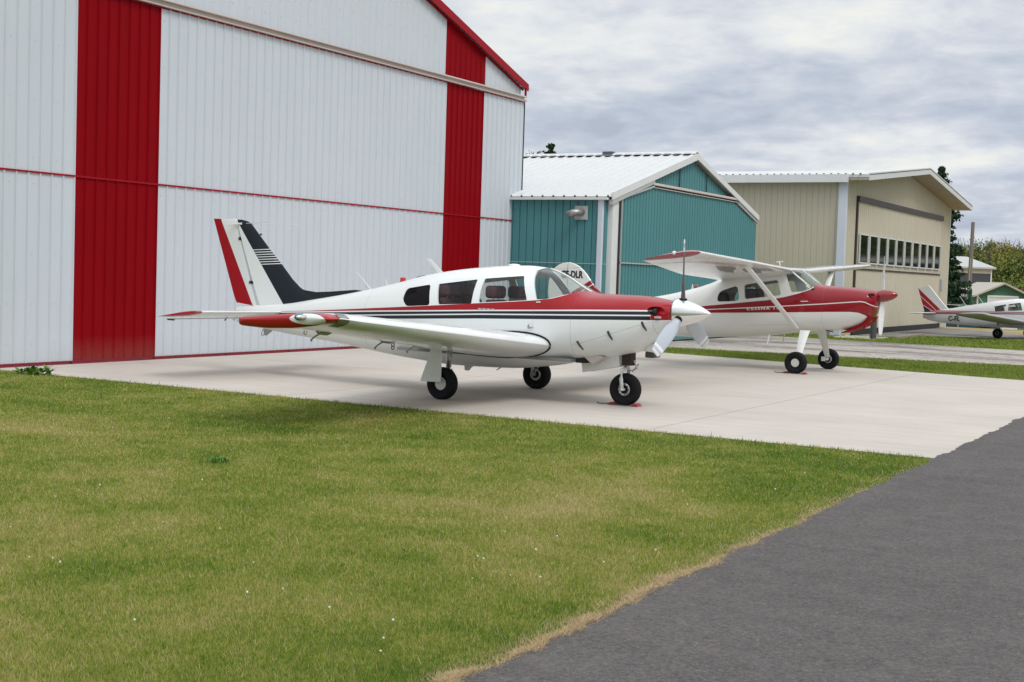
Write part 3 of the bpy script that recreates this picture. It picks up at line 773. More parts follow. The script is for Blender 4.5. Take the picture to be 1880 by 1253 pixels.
# ------------------------------------------------------------------ aircraft helpers
def lin(x, pts):
    return float(np.interp(x, [p[0] for p in pts], [p[1] for p in pts]))
def smooth_interp(pts):
    xs = np.array([p[0] for p in pts], float); ys = np.array([p[1] for p in pts], float)
    d = np.diff(ys)/np.diff(xs); m = np.zeros(len(xs)); m[0] = d[0]; m[-1] = d[-1]
    for i in range(1, len(xs)-1): m[i] = 0 if d[i-1]*d[i] <= 0 else 2*d[i-1]*d[i]/(d[i-1]+d[i])
    def f(x):
        i = int(np.clip(np.searchsorted(xs, x)-1, 0, len(xs)-2)); h = xs[i+1]-xs[i]; t = float(np.clip((x-xs[i])/h, 0, 1))
        return float((2*t**3-3*t*t+1)*ys[i]+(t**3-2*t*t+t)*h*m[i]+(-2*t**3+3*t*t)*ys[i+1]+(t**3-t*t)*h*m[i+1])
    return f
class Hull:
    """fuselage: top, bottom, half width, height of greatest width and squareness, each a curve of x"""
    def __init__(s, x0, x1, top, bot, wid, zw, nt, nb):
        s.x0, s.x1 = x0, x1; s.top, s.bot, s.wid, s.zw = map(smooth_interp, (top, bot, wid, zw)); s.nt = nt; s.nb = nb
    def ring(s, x, inset=0.0, n=56):
        zt, zb, w = s.top(x)-inset, s.bot(x)+inset, max(s.wid(x)-inset, .004)
        zw = min(max(s.zw(x), zb+.15*(zt-zb)), zt-.15*(zt-zb)); et = 2/lin(x, s.nt); eb = 2/lin(x, s.nb); out = []
        for k in range(n):
            a = 2*math.pi*(k+.5)/n; c, q = math.cos(a), math.sin(a)
            if q >= 0: out.append((x, w*math.copysign(abs(c)**et, c), zw+(zt-zw)*abs(q)**et))
            else: out.append((x, w*math.copysign(abs(c)**eb, c), zw-(zw-zb)*abs(q)**eb))
        return out
    def y_at(s, x, z):
        zt, zb, w = s.top(x), s.bot(x), s.wid(x); zw = min(max(s.zw(x), zb+.15*(zt-zb)), zt-.15*(zt-zb))
        if z >= zw: e = lin(x, s.nt); r = (z-zw)/(zt-zw)
        else: e = lin(x, s.nb); r = (zw-z)/(zw-zb)
        return w*max(0, 1-min(1, abs(r))**e)**(1/e)
    def solid(s, name, mat, inset=0.0, x0=None, x1=None, n=90, parent=None):
        x0 = s.x0 if x0 is None else x0; x1 = s.x1 if x1 is None else x1
        g = G(); g.rings([s.ring(x0+(x1-x0)*i/n, inset) for i in range(n+1)]); return g.build(name, mat, parent)
    def shell(s, name, mat, thick, cx0, cx1, parent, mats=None):
        o = s.solid(name, mat); c = s.solid('tmp', mat, thick, cx0, cx1, 50); boolean(o, c)
        for m in (mats or []): o.data.materials.append(m)
        return o

def rounded(pts, r=.05, n=4):
    out = []; N = len(pts)
    for i in range(N):
        p, a, b = Vector(pts[i]), Vector(pts[i-1]), Vector(pts[(i+1) % N])
        ra = min(r, (a-p).length*.45); rb = min(r, (b-p).length*.45)
        p0 = p+(a-p).normalized()*ra; p1 = p+(b-p).normalized()*rb
        for k in range(n+1):
            t = k/n; q = p0*(1-t)**2+p*2*t*(1-t)+p1*t*t; out.append((q.x, q.y))
    return out
def cutter(pts, y0, y1):
    g = G(); g.prism(pts, y0, y1, 'y'); return g.build('tmp', None)
def finish(o, ang=30):
    o.data.polygons.foreach_set('use_smooth', [True]*len(o.data.polygons))
    try: o.data.set_sharp_from_angle(angle=R(ang))
    except Exception: pass

def foil_ring(le, chord, inc, th, n=18, vert=False, camber=.015):
    """closed airfoil loop; le = leading edge point, x forward; inc = nose-up angle"""
    out = []; ci, si = math.cos(inc), math.sin(inc)
    def yt(x): return 5*th*(.2969*math.sqrt(x)-.126*x-.3516*x*x+.2843*x**3-.1026*x**4)
    pts = []
    for k in range(n+1):
        x = .5*(1+math.cos(math.pi*k/n)); pts.append((x, yt(x)+camber*4*x*(1-x)))
    for k in range(1, n):
        x = .5*(1-math.cos(math.pi*k/n)); pts.append((x, -yt(x)+camber*4*x*(1-x)))
    for x, z in pts:
        dx, dz = -x*chord, z*chord
        if vert: out.append((le[0]+dx, le[1]+dz, le[2]))
        else: out.append((le[0]+dx*ci+dz*si, le[1], le[2]+dx*si+dz*ci))
    return out

def wheel(parent, c, r, w, hub=.45, cap='plain', side=-1, name='wheel'):
    """tyre with rim; c = wheel centre, axle along y"""
    hw = w/2; g = G()
    prof = [(-hw*.55, r*.50), (-hw*.86, r*.60), (-hw, r*.76), (-hw*.93, r*.90), (-hw*.68, r*.975), (-hw*.3, r*.999), (-hw*.3, r*.985), (-hw*.22, r*.985), (-hw*.22, r), (hw*.22, r), (hw*.22, r*.985), (hw*.3, r*.985), (hw*.3, r*.999), (hw*.68, r*.975), (hw*.93, r*.90), (hw, r*.76), (hw*.86, r*.60), (hw*.55, r*.50)]
    g.lathe(prof, (0, 0, 0), 'y', 44)
    # slightly flattened contact patch
    g.v = [(x+c[0], y+c[1], max(z+c[2], .0015 + .25*max(0, -0.0))) for x, y, z in g.v]
    t = g.build('tyre', RUBBER, parent, 'auto')
    g = G()
    if cap == 'plain': g.lathe([(-hw*.62, .01), (-hw*.66, r*hub*.5), (-hw*.60, r*hub*.92), (-hw*.5, r*hub), (hw*.5, r*hub), (hw*.6, r*hub*.9), (hw*.6, .01)], c, 'y', 36)
    else:
        g.lathe([(-hw*.50, .01), (-hw*.50, r*.12), (-hw*.42, r*.13), (-hw*.40, r*.24), (-hw*.60, r*.27), (-hw*.72, r*hub*.85), (-hw*.62, r*hub), (hw*.62, r*hub), (hw*.7, r*hub*.85), (hw*.5, r*.25), (hw*.5, .01)], c, 'y', 36)
    h = g.build('rim', HUBCAP if cap == 'plain' else STEEL, t, 'auto')
    if cap != 'plain':
        g = G()
        for k in range(9):
            a = 2*math.pi*k/9; g.lathe([(side*hw*.74-.004, .008), (side*hw*.74+.004, .008)], (c[0]+r*.33*math.cos(a), c[1], c[2]+r*.33*math.sin(a)), 'y', 8)
        g.build('rim_bolt', DARKMETAL, t)
    return t

def blade(parent, hub, ang, R_, root, wid, mats, axis_x=(1, 0, 0), twist0=55, twist1=18, sweep=0.0, tipw=.6, name='propeller_blade'):
    """one blade: hub centre, ang measured from up (rotation about x)"""
    d = Vector((0, math.sin(ang), math.cos(ang))); X = Vector((1, 0, 0)); S = X.cross(d)
    g = G(); rings = []; n = 16; N = 16
    for i in range(n+1):
        t = i/n; r = root+(R_-root)*t
        w = wid*(lin(t, [(0, .42), (.12, .62), (.35, 1), (.7, .98), (.93, .80), (1, tipw)])); th = lin(t, [(0, .9), (.15, .42), (.4, .13), (1, .05)])
        tw = R(lin(t, [(0, twist0), (1, twist1)])); cdir = S*math.cos(tw)+X*math.sin(tw); ndir = cdir.cross(d)
        ring = []
        for k in range(N):
            a = 2*math.pi*k/N; ring.append(Vector(hub)+d*r+cdir*(w/2*math.cos(a)) + ndir*(w*th/2*math.sin(a)))
        rings.append(ring)
    g.rings(rings)
    fm = []
    for fi in range(len(g.f)):
        i = fi//N if fi < n*N else (0 if fi == n*N else n-1); t = i/n
        fm.append(0 if t < .80 else (1 if t < .87 else (2 if t < .93 else 1)))
    g.m = fm
    return g.build(name, None, parent, True, mats)

# ------------------------------------------------------------------ low-wing three-blade aeroplane in the foreground
def comanche():
    HX, HY = -9.49, 16.18; hd = R(-1.47)
    t = thing('aeroplane', 'low-wing aeroplane with red and navy stripes and a three-bladed propeller, nearest on the apron', 'aeroplane', (HX, HY, .004), hd)
    H = Hull(-4.80, 2.765,
        [(-4.8, 1.02), (-4.4, 1.07), (-3.78, 1.12), (-3.1, 1.225), (-2.33, 1.36), (-1.59, 1.52), (-1.0, 1.66), (-.27, 1.762), (.2, 1.80), (.55, 1.812), (.85, 1.785), (1.13, 1.695), (1.35, 1.575), (1.52, 1.49), (1.62, 1.468), (2.28, 1.462), (2.6, 1.425), (2.765, 1.395)],
        [(-4.8, .79), (-4.29, .71), (-2.56, .55), (-1.95, .48), (-1.2, .41), (-.5, .37), (.32, .385), (1.0, .46), (1.34, .53), (2.08, .67), (2.39, .77), (2.6, .93), (2.70, 1.03), (2.765, 1.10)],
        [(-4.8, .035), (-4.4, .09), (-3.8, .17), (-2.5, .36), (-1.5, .50), (-.5, .575), (.5, .60), (1.2, .60), (1.8, .57), (2.3, .505), (2.6, .42), (2.72, .34), (2.765, .25)],
        [(-4.8, .92), (-3, .93), (-1, .98), (.5, 1.0), (1.4, 1.03), (2.3, 1.12), (2.765, 1.25)],
        [(-4.8, 2.0), (-2, 2.1), (0, 2.25), (.9, 2.2), (1.6, 2.5), (2.5, 2.5), (2.765, 2.1)], [(-4.8, 2.1), (-1, 2.7), (1, 2.7), (2.2, 2.4), (2.765, 2.0)])
    topline = [(-4.05, .985), (-3.2, 1.03), (-1.55, 1.15), (-.74, 1.21), (.12, 1.28), (.7, 1.325), (1.02, 1.355), (1.22, 1.385), (1.36, 1.43), (1.47, 1.49), (1.56, 2.2)]
    w1 = [(-4.2, .955), (-3.76, .985), (-1.54, 1.10), (.13, 1.18), (1.78, 1.25), (2.8, 1.285)]
    w2 = [(-4.2, .90), (-3.76, .93), (-1.54, 1.045), (.13, 1.13), (1.79, 1.19), (2.8, 1.225)]
    w3 = [(-4.2, .86), (-3.0, .91), (-1.54, .99), (.13, 1.07), (1.79, 1.13), (2.8, 1.165)]
    def paint(t_, p):
        s = t_.new('ShaderNodeSeparateXYZ'); t_.put(s.inputs[0], t_.new('ShaderNodeTexCoord').outputs['Object']); x, y, z = s.outputs
        W, RD, NV = (.755, .78, .775), (.31, .0, .005), (.010, .014, .021)
        top, l1, l2, l3 = (t_.curve(x, q) for q in (topline, w1, w2, w3))
        aft = t_.step(x, -3.85, .01); nose = t_.step(x, 2.60, .003)
        red = t_.m('MULTIPLY', t_.m('MULTIPLY', t_.step(z, t_.m('ADD', l1, .009)), t_.step(top, z)), t_.step(x, -4.1, .01))
        red = t_.m('MAXIMUM', red, t_.m('MULTIPLY', nose, t_.step(z, l3)))
        nv = t_.m('MULTIPLY', t_.step(t_.m('SUBTRACT', l1, .009), z), t_.step(z, t_.m('ADD', l2, .008)))
        nv = t_.m('MAXIMUM', nv, t_.m('MULTIPLY', t_.step(t_.m('SUBTRACT', l2, .009), z), t_.step(z, l3)))
        nv = t_.m('MULTIPLY', t_.m('MULTIPLY', nv, aft), t_.m('SUBTRACT', 1, nose))
        c = t_.mix(red, W, RD); c = t_.mix(nv, c, NV)
        # panel seams
        line = t_.m('MAXIMUM', t_.step(.0022, t_.m('ABSOLUTE', t_.m('SUBTRACT', x, 1.535)), .0012), t_.step(.002, t_.m('ABSOLUTE', t_.m('SUBTRACT', x, -1.95)), .001))
        line = t_.m('MAXIMUM', line, t_.step(.0018, t_.m('ABSOLUTE', t_.m('SUBTRACT', x, 2.62)), .001))
        cowl = t_.curve(x, [(1.5, .79), (1.65, .81), (2.08, .955), (2.5, 1.10), (2.8, 1.2)])
        cl = t_.m('MULTIPLY', t_.step(.0022, t_.m('ABSOLUTE', t_.m('SUBTRACT', z, cowl)), .0012), t_.step(x, 1.535))
        door = t_.m('MULTIPLY', t_.step(.0018, t_.m('ABSOLUTE', t_.m('SUBTRACT', z, t_.curve(x, [(-1, .88), (1, .95)]))), .001), t_.m('MULTIPLY', t_.step(x, .02), t_.step(.97, x)))
        dv = t_.m('MULTIPLY', t_.step(.0018, t_.m('ABSOLUTE', t_.m('SUBTRACT', x, .97)), .001), t_.m('MULTIPLY', t_.step(z, .95), t_.step(1.34, z)))
        line = t_.m('MAXIMUM', t_.m('MAXIMUM', line, cl), t_.m('MAXIMUM', door, dv))
        rv = t_.m('MULTIPLY', t_.step(.0035, t_.m('PINGPONG', x, .21), .0015), t_.step(.0045, t_.m('PINGPONG', z, .014), .002))
        rh = t_.m('MULTIPLY', t_.step(.0035, t_.m('PINGPONG', t_.m('SUBTRACT', z, t_.m('MULTIPLY', x, .05)), .115), .0015), t_.step(.0045, t_.m('PINGPONG', x, .014), .002))
        line = t_.m('MAXIMUM', line, t_.m('MULTIPLY', t_.m('MAXIMUM', rv, rh), .28))
        # slight waviness and belly grime
        n = t_.noise(t_.new('ShaderNodeTexCoord').outputs['Object'], 1.6, 4, .6)
        c = t_.mix(t_.m('MULTIPLY', line, .55), c, (.10, .10, .10))
        gr = t_.m('MULTIPLY', t_.m('MULTIPLY', t_.step(.55, z, .12), n), .5); c = t_.mix(gr, c, (.38, .36, .31))
        t_.l.new(c, p.inputs['Base Color'])
        bump(t_, p, t_.noise(t_.new('ShaderNodeTexCoord').outputs['Object'], 3.2, 2, .5), .006, .25)
    PAINT = material('fuselage_paint', paint, .4, coat=.5, spec=.15)
    fus = H.shell('fuselage', PAINT, .022, -1.9, 1.62, t, [SEAT_GREY])
    qw = rounded([(-1.235, 1.435), (-.815, 1.505), (-.73, 1.215), (-1.16, 1.185), (-1.25, 1.28)], .05)
    w2p = rounded([(-.675, 1.515), (-.025, 1.60), (-.025, 1.265), (-.585, 1.232)], .025)
    w3p = rounded([(.085, 1.613), (.685, 1.668), (.85, 1.345), (.09, 1.285)], .025)
    ws = [(.80, 1.745), (.865, 1.60), (.985, 1.362), (1.10, 1.368), (1.22, 1.392), (1.36, 1.437), (1.46, 1.478), (1.535, 1.505), (1.535, 1.95), (.905, 1.95), (.865, 1.80)]
    for sd in (-1, 1):
        g = G(); c_ = Vector((2.71, sd*.365, 1.275)); g.rings([[(c_.x+.20*math.sin(u)*1.0, c_.y+.085*math.cos(u)*math.cos(v), c_.z+.068*math.cos(u)*math.sin(v)) for v in np.linspace(0, 2*math.pi, 25)[:-1]] for u in np.linspace(-1.45, 1.45, 12)])
        boolean(fus, g.build('tmp', None))
    for pts in (qw, w2p, w3p): boolean(fus, cutter(pts, -1, 1))
    boolean(fus, cutter(ws, -1, 1)); finish(fus, 28); fus.parent = t
    def pane(pts, name, mat, side=None, out=.006, th=.006):
        o = H.solid(name, mat, out, -1.6, 1.62, 110); c = H.solid('tmp', mat, out+th, -1.65, 1.66, 110)
        k = cutter(pts, *{None: (-1, 1), -1: (-1, -.02), 1: (.02, 1)}[side]); boolean(o, k, 'INTERSECT'); boolean(o, c)
        o.data.materials.clear(); o.data.materials.append(mat); finish(o, 30); o.parent = t; return o
    grow = lambda pts, k=1.0: pts
    for sd in (-1, 1):
        pane(qw, 'window', GLASS_DARK, sd); pane(w2p, 'window', GLASS_SIDE, sd); pane(w3p, 'window', GLASS_SIDE, sd)
    pane(ws, 'windshield', GLASS, None)
    g = G(); g.tube([(x, 0, H.top(x)-.004) for x in np.linspace(.88, 1.53, 14)], .014, 8); g.build('windshield_post', AIR_WHITE, t, True)
    # cabin interior
    g = G(); g.box(-1.3, 1.5, -.5, .5, .56, .60); g.box(1.28, 1.36, -.5, .5, .95, 1.36); g.box(-1.5, -1.46, -.40, .40, .6, 1.2); g.build('cabin_floor', SEAT_GREY, t)
    g = G(); g.prism([(1.12, 1.26), (1.44, 1.39), (1.46, 1.2), (1.14, 1.0)], -.38, .38, 'y'); bevel(g.build('instrument_panel', material('panel_black', (.03, .03, .032), .6), t), .02)
    g = G(); BRED = material('view_backing_red', (.34, .006, .012), .8); o = H.solid('window_view_backing', BRED, .03, -1.4, -.3, 40); c = H.solid('tmp', BRED, .045, -1.5, -.2, 40)  # added red panel, stands in for the hangar stripe seen through the cabin
    boolean(o, cutter([(-1.36, .9), (-.62, .9), (-.62, 1.24), (-.70, 1.60), (-1.36, 1.60)], .05, 1), 'INTERSECT'); boolean(o, c); o.data.materials.clear(); o.data.materials.append(BRED); o.parent = t
    def seat(x, y, rc=.16):
        g = G(); g.box(x-.02, x+.48, y-.23, y+.23, .82, .98); bevel_o = g.build('seat', SEAT_RED, t); bevel(bevel_o, .05, 3)
        g = G(); g.prism([(x-.02, .92), (x+.11, .92), (x-rc+.14, 1.33), (x-rc+.02, 1.33)], y-.23, y+.23, 'y'); bevel(g.build('seat_back', SEAT_RED, bevel_o), .045, 3)
        g = G(); g.tube([(x-rc+.08, y-.07, 1.3), (x-rc+.08, y-.07, 1.37)], .008); g.tube([(x-rc+.08, y+.07, 1.3), (x-rc+.08, y+.07, 1.37)], .008); g.build('headrest_post', STEEL, bevel_o)
        g = G(); g.box(x-rc-.02, x-rc+.16, y-.16, y+.16, 1.345, 1.52); bevel(g.build('headrest', SEAT_RED, bevel_o), .05, 4)
    for x, y in ((.27, -.27), (.30, .27), (-.50, -.26), (-.50, .26)): seat(x, y)
    g = G()
    for y in (-.26, .26): g.tube([(1.14, y, 1.20), (1.02, y, 1.22)], .012); 
    for y in (-.26, .26):
        g.tube([(1.02, y-.13, 1.29), (1.02, y-.12, 1.2), (1.02, y, 1.17), (1.02, y+.12, 1.2), (1.02, y+.13, 1.29)], .013)
    g.build('control_yoke', DARKMETAL, t, True)
    g = G(); g.tube([(1.30, -.1, 1.43), (1.22, -.2, 1.50), (1.16, -.24, 1.56)], .006); g.build('sun_visor', SEAT_GREY, t)
    # ---- wings
    def wing_paint(t_, p):
        s = t_.new('ShaderNodeSeparateXYZ'); t_.put(s.inputs[0], t_.new('ShaderNodeTexCoord').outputs['Object']); x, y, z = s.outputs
        ay = t_.m('ABSOLUTE', y); c = (.755, .78, .775)
        tip = t_.step(ay, 5.20, .004)
        ex = t_.m('DIVIDE', t_.m('SUBTRACT', x, 1.115), .225); ez = t_.m('DIVIDE', t_.m('SUBTRACT', z, 1.165), .056)
        rr = t_.m('ADD', t_.m('MULTIPLY', ex, ex), t_.m('MULTIPLY', ez, ez)); oval = t_.m('MULTIPLY', t_.step(1, rr, .04), t_.step(ay, 5.30, .003))
        c = t_.mix(tip, c, (.35, .0, .006)); c = t_.mix(oval, c, (.755, .78, .775))
        hl = t_.curve(ay, [(.6, -.34), (5.2, .47)]); d = t_.m('ABSOLUTE', t_.m('SUBTRACT', x, hl))
        l = t_.m('MULTIPLY', t_.step(.004, d, .002), t_.step(5.2, ay))
        aft = t_.step(hl, x); l = t_.m('MAXIMUM', l, t_.m('MULTIPLY', t_.m('MULTIPLY', t_.step(.005, t_.m('ABSOLUTE', t_.m('SUBTRACT', ay, 3.0)), .002), aft), .9))
        # rivet rows
        ry = t_.m('PINGPONG', ay, .025); rw = None
        for k in (.30, .55):
            q = t_.m('ABSOLUTE', t_.m('SUBTRACT', x, t_.curve(ay, [(.6, 1.22-2.05*k), (5.2, 1.375-1.2*k)])))
            q = t_.m('MULTIPLY', t_.step(.004, q, .002), t_.step(.007, ry, .003)); rw = q if rw is None else t_.m('MAXIMUM', rw, q)
        l = t_.m('MAXIMUM', l, t_.m('MULTIPLY', rw, .35))
        c = t_.mix(t_.m('MULTIPLY', l, .75), c, (.07, .065, .06)); t_.l.new(c, p.inputs['Base Color'])
        n = t_.noise(t_.new('ShaderNodeTexCoord').outputs['Object'], 2.2, 3, .55); bump(t_, p, n, .015, .4)
    WPAINT = material('wing_paint', wing_paint, .26, coat=.35, spec=.35)
    def wsec(y):
        a = abs(y); f = (a-.62)/(5.35-.62)
        lx = 1.22+.16*f; lz = .77+.418*f; ch = 2.12-.92*f; return lx, lz, ch
    def tip_ring(le, chord, q, n=18):
        out = []; ci, si = math.cos(R(3.2)), math.sin(R(3.2))
        up_ = [(0, 0), (.02, .026), (.07, .045), (.2, .063), (.4, .066), (.7, .052), (.9, .040), (.985, .036), (1, .028)]
        lo_ = [(0, 0), (.02, -.024), (.07, -.040), (.2, -.066), (.4, -.084), (.7, -.082), (.9, -.062), (.985, -.050), (1, -.028)]
        for k in range(n+1): x = .5*(1+math.cos(math.pi*k/n)); out.append((x, lin(x, up_)))
        for k in range(1, n): x = .5*(1-math.cos(math.pi*k/n)); out.append((x, lin(x, lo_)))
        return [(le[0]-x*chord*ci+z*q*1.05*si, le[1], le[2]-x*chord*si+z*q*1.05*ci) for x, z in out]
    for sd, nm in ((-1, 'wing'), (1, 'wing')):
        rings = []
        for a in (.30, .55, .62, 1.2, 2.0, 3.0, 4.0, 4.8, 5.15, 5.25):
            lx, lz, ch = wsec(a); f = (a-.62)/4.73; rings.append(foil_ring((lx, sd*a, lz), ch, R(3.4), .155-.02*f, camber=.005))
        lx, lz, ch = wsec(5.25); base_ = rings[-1]; rings = rings[:-2]
        for a, k, q in ((5.15, 1.01, 1.0), (5.28, 1.01, 1.0), (5.33, 1.0, .97), (5.36, .985, .86), (5.38, .95, .66), (5.392, .88, .35), (5.395, .75, .1)):
            rings.append(tip_ring((lx-ch*(1-k)*.5, sd*a, lz-.004), ch*k, q))
        w = G().rings(rings).build(nm, WPAINT, t, 'auto')
        g = G(); g.lathe([(0, .035), (.06*sd, .038), (.09*sd, .02), (.10*sd, .004)], (1.03, sd*5.375, 1.185), 'y', 12); g.build('navigation_light', LENS_TEAL, w, True)
        g = G(); g.lathe([(0, .022), (.12*sd, .022), (.14*sd, .012)], (1.09, sd*5.375, 1.185), 'y', 12); g.build('strobe_light', CHROME, w, True)
        # dark landing-light lens just inboard of the tip
        lx, lz, ch = wsec(5.12); rr = []
        for a in (5.02, 5.08, 5.17, 5.20):
            lx, lz, ch = wsec(a); o_ = foil_ring((lx+.003, sd*a, lz), ch, R(3.4), .145, camber=.005); rr.append([q for q in o_[15:23]])
        gg = G(); 
        for i in range(3):
            for k in range(len(rr[0])-1):
                b = [rr[i][k], rr[i+1][k], rr[i+1][k+1], rr[i][k+1]]
                gg.add([(q[0]+.003, q[1], q[2]) for q in b], [(0, 1, 2, 3)])
        gg.build('landing_light', material('lens_dark', (.10, .11, .09), .15, coat=1), w, True)
        # hinge brackets under the wing
        for a in (1.75, 2.65, 4.2):
            lx, lz, ch = wsec(a); hx = lx-ch*.72; hz = lz-ch*.72*math.tan(R(3.4))-.035
            g = G(); g.tube([(hx+.22, sd*a, hz+.0), (hx+.1, sd*a, hz-.035), (hx-.02, sd*a, hz-.035), (hx-.06, sd*a, hz-.01)], [.006, .022, .016, .006], 8)
            g.tube([(hx+.0, sd*a, hz-.04), (hx-.07, sd*a, hz-.075), (hx-.13, sd*a, hz-.12), (hx-.11, sd*a, hz-.13)], .009, 6); g.build('hinge_bracket', TRIM_GREY, w, True)
        # fuel drains, tie-down
        g = G(); g.tube([(.75, sd*1.1, .70), (.75, sd*1.1, .665)], .016, 8); g.build('fuel_drain', STEEL, w)
        g = G(); g.tube([(.3, sd*4.4, .985), (.28, sd*4.4, .94), (.25, sd*4.4, .95), (.26, sd*4.4, .985)], .006, 6); g.build('tie_down_ring', STEEL, w)
        # black wing root seal following the airfoil against the fuselage
        pts = []
        lx, lz, ch = wsec(.62)
        ring = foil_ring((lx+.015, 0, lz), ch+.02, R(3.4), .165, 26, camber=.005)
        for x, _, z in ring:
            if x > -.55: pts.append((x, sd*(H.y_at(x, z)+.004), z))
        k = max(range(len(ring)), key=lambda i: ring[i][0])
        g = G(); g.tube(pts, .011, 8); g.build('root_seal', RUBBER, w, True)
        if sd > 0:      # the far wing shows a little shorter than the near one
            for o_ in [w]+list(w.children):
                for v_ in o_.data.vertices:
                    if v_.co.y > 1.4: v_.co.y = 1.4+(v_.co.y-1.4)*.76
    g = G()
    for zc in (.762, .722): g.tube([(.03+.021*math.cos(u), -2.42, zc+.021*math.sin(u)) for u in np.linspace(0, 2*math.pi, 17)], .006, 6)
    g.build('wing_tie_down', DARKMETAL, t)
    # ---- tail
    def fin_paint(t_, p):
        s = t_.new('ShaderNodeSeparateXYZ'); t_.put(s.inputs[0], t_.new('ShaderNodeTexCoord').outputs['Object']); x, y, z = s.outputs
        nvl = t_.curve(z, [(1.0, -3.73), (2.42, -4.85)])      # aft edge of the navy band
        c = t_.mix(t_.step(x, nvl, .003), (.755, .78, .775), (.010, .014, .021))
        # white pin-stripes across the band
        zz = t_.m('SUBTRACT', z, t_.m('MULTIPLY', t_.m('ADD', x, 4.3), .06))
        f = t_.m('FRACT', t_.m('DIVIDE', t_.m('SUBTRACT', zz, 1.703), .0385)); st = t_.step(.30, f, .06)
        st = t_.m('MULTIPLY', st, t_.m('MULTIPLY', t_.step(zz, 1.700, .001), t_.step(1.948, zz, .001)))
        c = t_.mix(st, c, (.755, .78, .775)); t_.l.new(c, p.inputs['Base Color'])
    FINP = material('fin_paint', fin_paint, .35, coat=.12, spec=.2)
    hx = lambda z: lin(z, [(1.0, -4.36), (2.42, -4.865)])
    lex = lambda z: lin(z, [(1.0, -3.0), (1.10, -3.02), (1.2, -3.18), (1.30, -3.38), (1.38, -3.53), (1.5, -3.68), (1.72, -3.90), (1.96, -4.16), (2.34, -4.54), (2.38, -4.62), (2.405, -4.75)])
    rings = []
    for z in (1.0, 1.1, 1.2, 1.3, 1.38, 1.5, 1.72, 1.96, 2.2, 2.34, 2.38, 2.405):
        L, Hh = lex(z), hx(z); c = L-Hh; out = []
        N = 14
        for sgn in (1, -1):
            for k in range(N+1):
                u = k/N if sgn > 0 else 1-k/N
                if sgn < 0 and k in (0,): continue
                if sgn < 0 and k == N: continue
                th = lin(z, [(1.0, .055), (1.3, .05), (2.3, .033), (2.38, .022), (2.405, .006)]); x = L-c*u
                yy = th*math.sqrt(min(1, u*2.2+1e-6))*(1-.25*max(0, u-.45)); out.append((x, sgn*yy, z))
        rings.append(out)
    fin = G().rings(rings).build('fin', FINP, t, 'auto')
    def rud_paint(t_, p):
        s = t_.new('ShaderNodeSeparateXYZ'); t_.put(s.inputs[0], t_.new('ShaderNodeTexCoord').outputs['Object']); x, y, z = s.outputs
        e = t_.curve(z, [(1.0, -4.42), (2.45, -5.205)]); c = t_.mix(t_.step(e, x, .003), (.755, .78, .775), (.35, .0, .006)); t_.l.new(c, p.inputs['Base Color'])
    RUDP = material('rudder_paint', rud_paint, .4, coat=.1, spec=.2)
    rings = []
    for z0 in (0, .1, .3, .55, .8, .96, 1.0):
        zf = lambda u: (1.055+.0*u)+(1.36)*z0
        z = 1.055+1.36*z0; Hh = hx(z)-.012; te = lin(z, [(1.055, -4.82), (2.415, -5.345)]); out = []
        N = 8; th = lin(z, [(1.0, .036), (2.38, .026), (2.40, .018), (2.415, .006)])
        for k in range(N+1):
            u = k/N; out.append((Hh+(te-Hh)*u, th*(1-u)**.9+.0015, z+(.04*u if z0 == 0 else 0)))
        for k in range(N, -1, -1):
            u = k/N; out.append((Hh+(te-Hh)*u, -th*(1-u)**.9-.0015, z+(.04*u if z0 == 0 else 0)))
        rings.append(out)
    rud = G().rings(rings).build('rudder', RUDP, t, 'auto')
    g = G(); g.box(-4.775, -4.75, -.04, .04, 2.08, 2.13); g.box(-4.53, -4.505, -.045, .045, 1.40, 1.445); g.build('rudder_hinge', DARKMETAL, rud)
    g = G(); g.prism([(-2.33, 1.365), (-2.45, 1.375), (-2.9, 1.335), (-3.2, 1.315), (-3.42, 1.335), (-3.7, 1.4), (-3.7, 1.05), (-2.33, 1.2)], -.012, .012, 'y')
    dorsal = g.build('dorsal_fin', NAVY, t)
    g = G(); g.tube([(-4.62, -.04, 2.345), (-3.88, -.34, 2.35)], .004, 6); g.tube([(-4.62, .04, 2.345), (-3.88, .34, 2.35)], .004, 6); g.tube([(-4.72, -.02, 2.34), (-4.98, -.09, 2.31)], [.02, .008], 6); g.build('vor_antenna', TRIM_WHITE, fin)
    g = G(); g.box(-4.36, -4.33, -.01, .01, 2.16, 2.19); g.build('fin_probe', DARKMETAL, fin)
    # stabilator
    def stab_paint(t_, p):
        s = t_.new('ShaderNodeSeparateXYZ'); t_.put(s.inputs[0], t_.new('ShaderNodeTexCoord').outputs['Object'])
        c = t_.mix(t_.step(t_.m('ABSOLUTE', s.outputs[1]), 1.83, .003), (.755, .78, .775), (.35, .0, .006))
        l = t_.step(.004, t_.m('ABSOLUTE', t_.m('SUBTRACT', s.outputs[0], -4.40)), .002); c = t_.mix(t_.m('MULTIPLY', l, .6), c, (.1, .1, .1)); t_.l.new(c, p.inputs['Base Color'])
    STP = material('stabilator_paint', stab_paint, .24, coat=.5)
    rings = []
    for y, k in ((-1.93, .2), (-1.915, .6), (-1.88, .92), (-1.83, 1), (-1, 1), (-.1, 1), (.1, 1), (1, 1), (1.83, 1), (1.88, .92), (1.915, .6), (1.93, .2)):
        rings.append(foil_ring((-3.74-.02*abs(y), y, .985+.008*abs(y)), .82, R(7.0), .085*k, camber=0))
    st = G().rings(rings).build('stabilator', STP, t, 'auto')
    g = G(); 
    for sd in (-1, 1): g.box(-4.62, -4.42, min(sd*.25, sd*1.72), max(sd*.25, sd*1.72), .862, .874)
    g.build('trim_tab', AIR_WHITE, st)
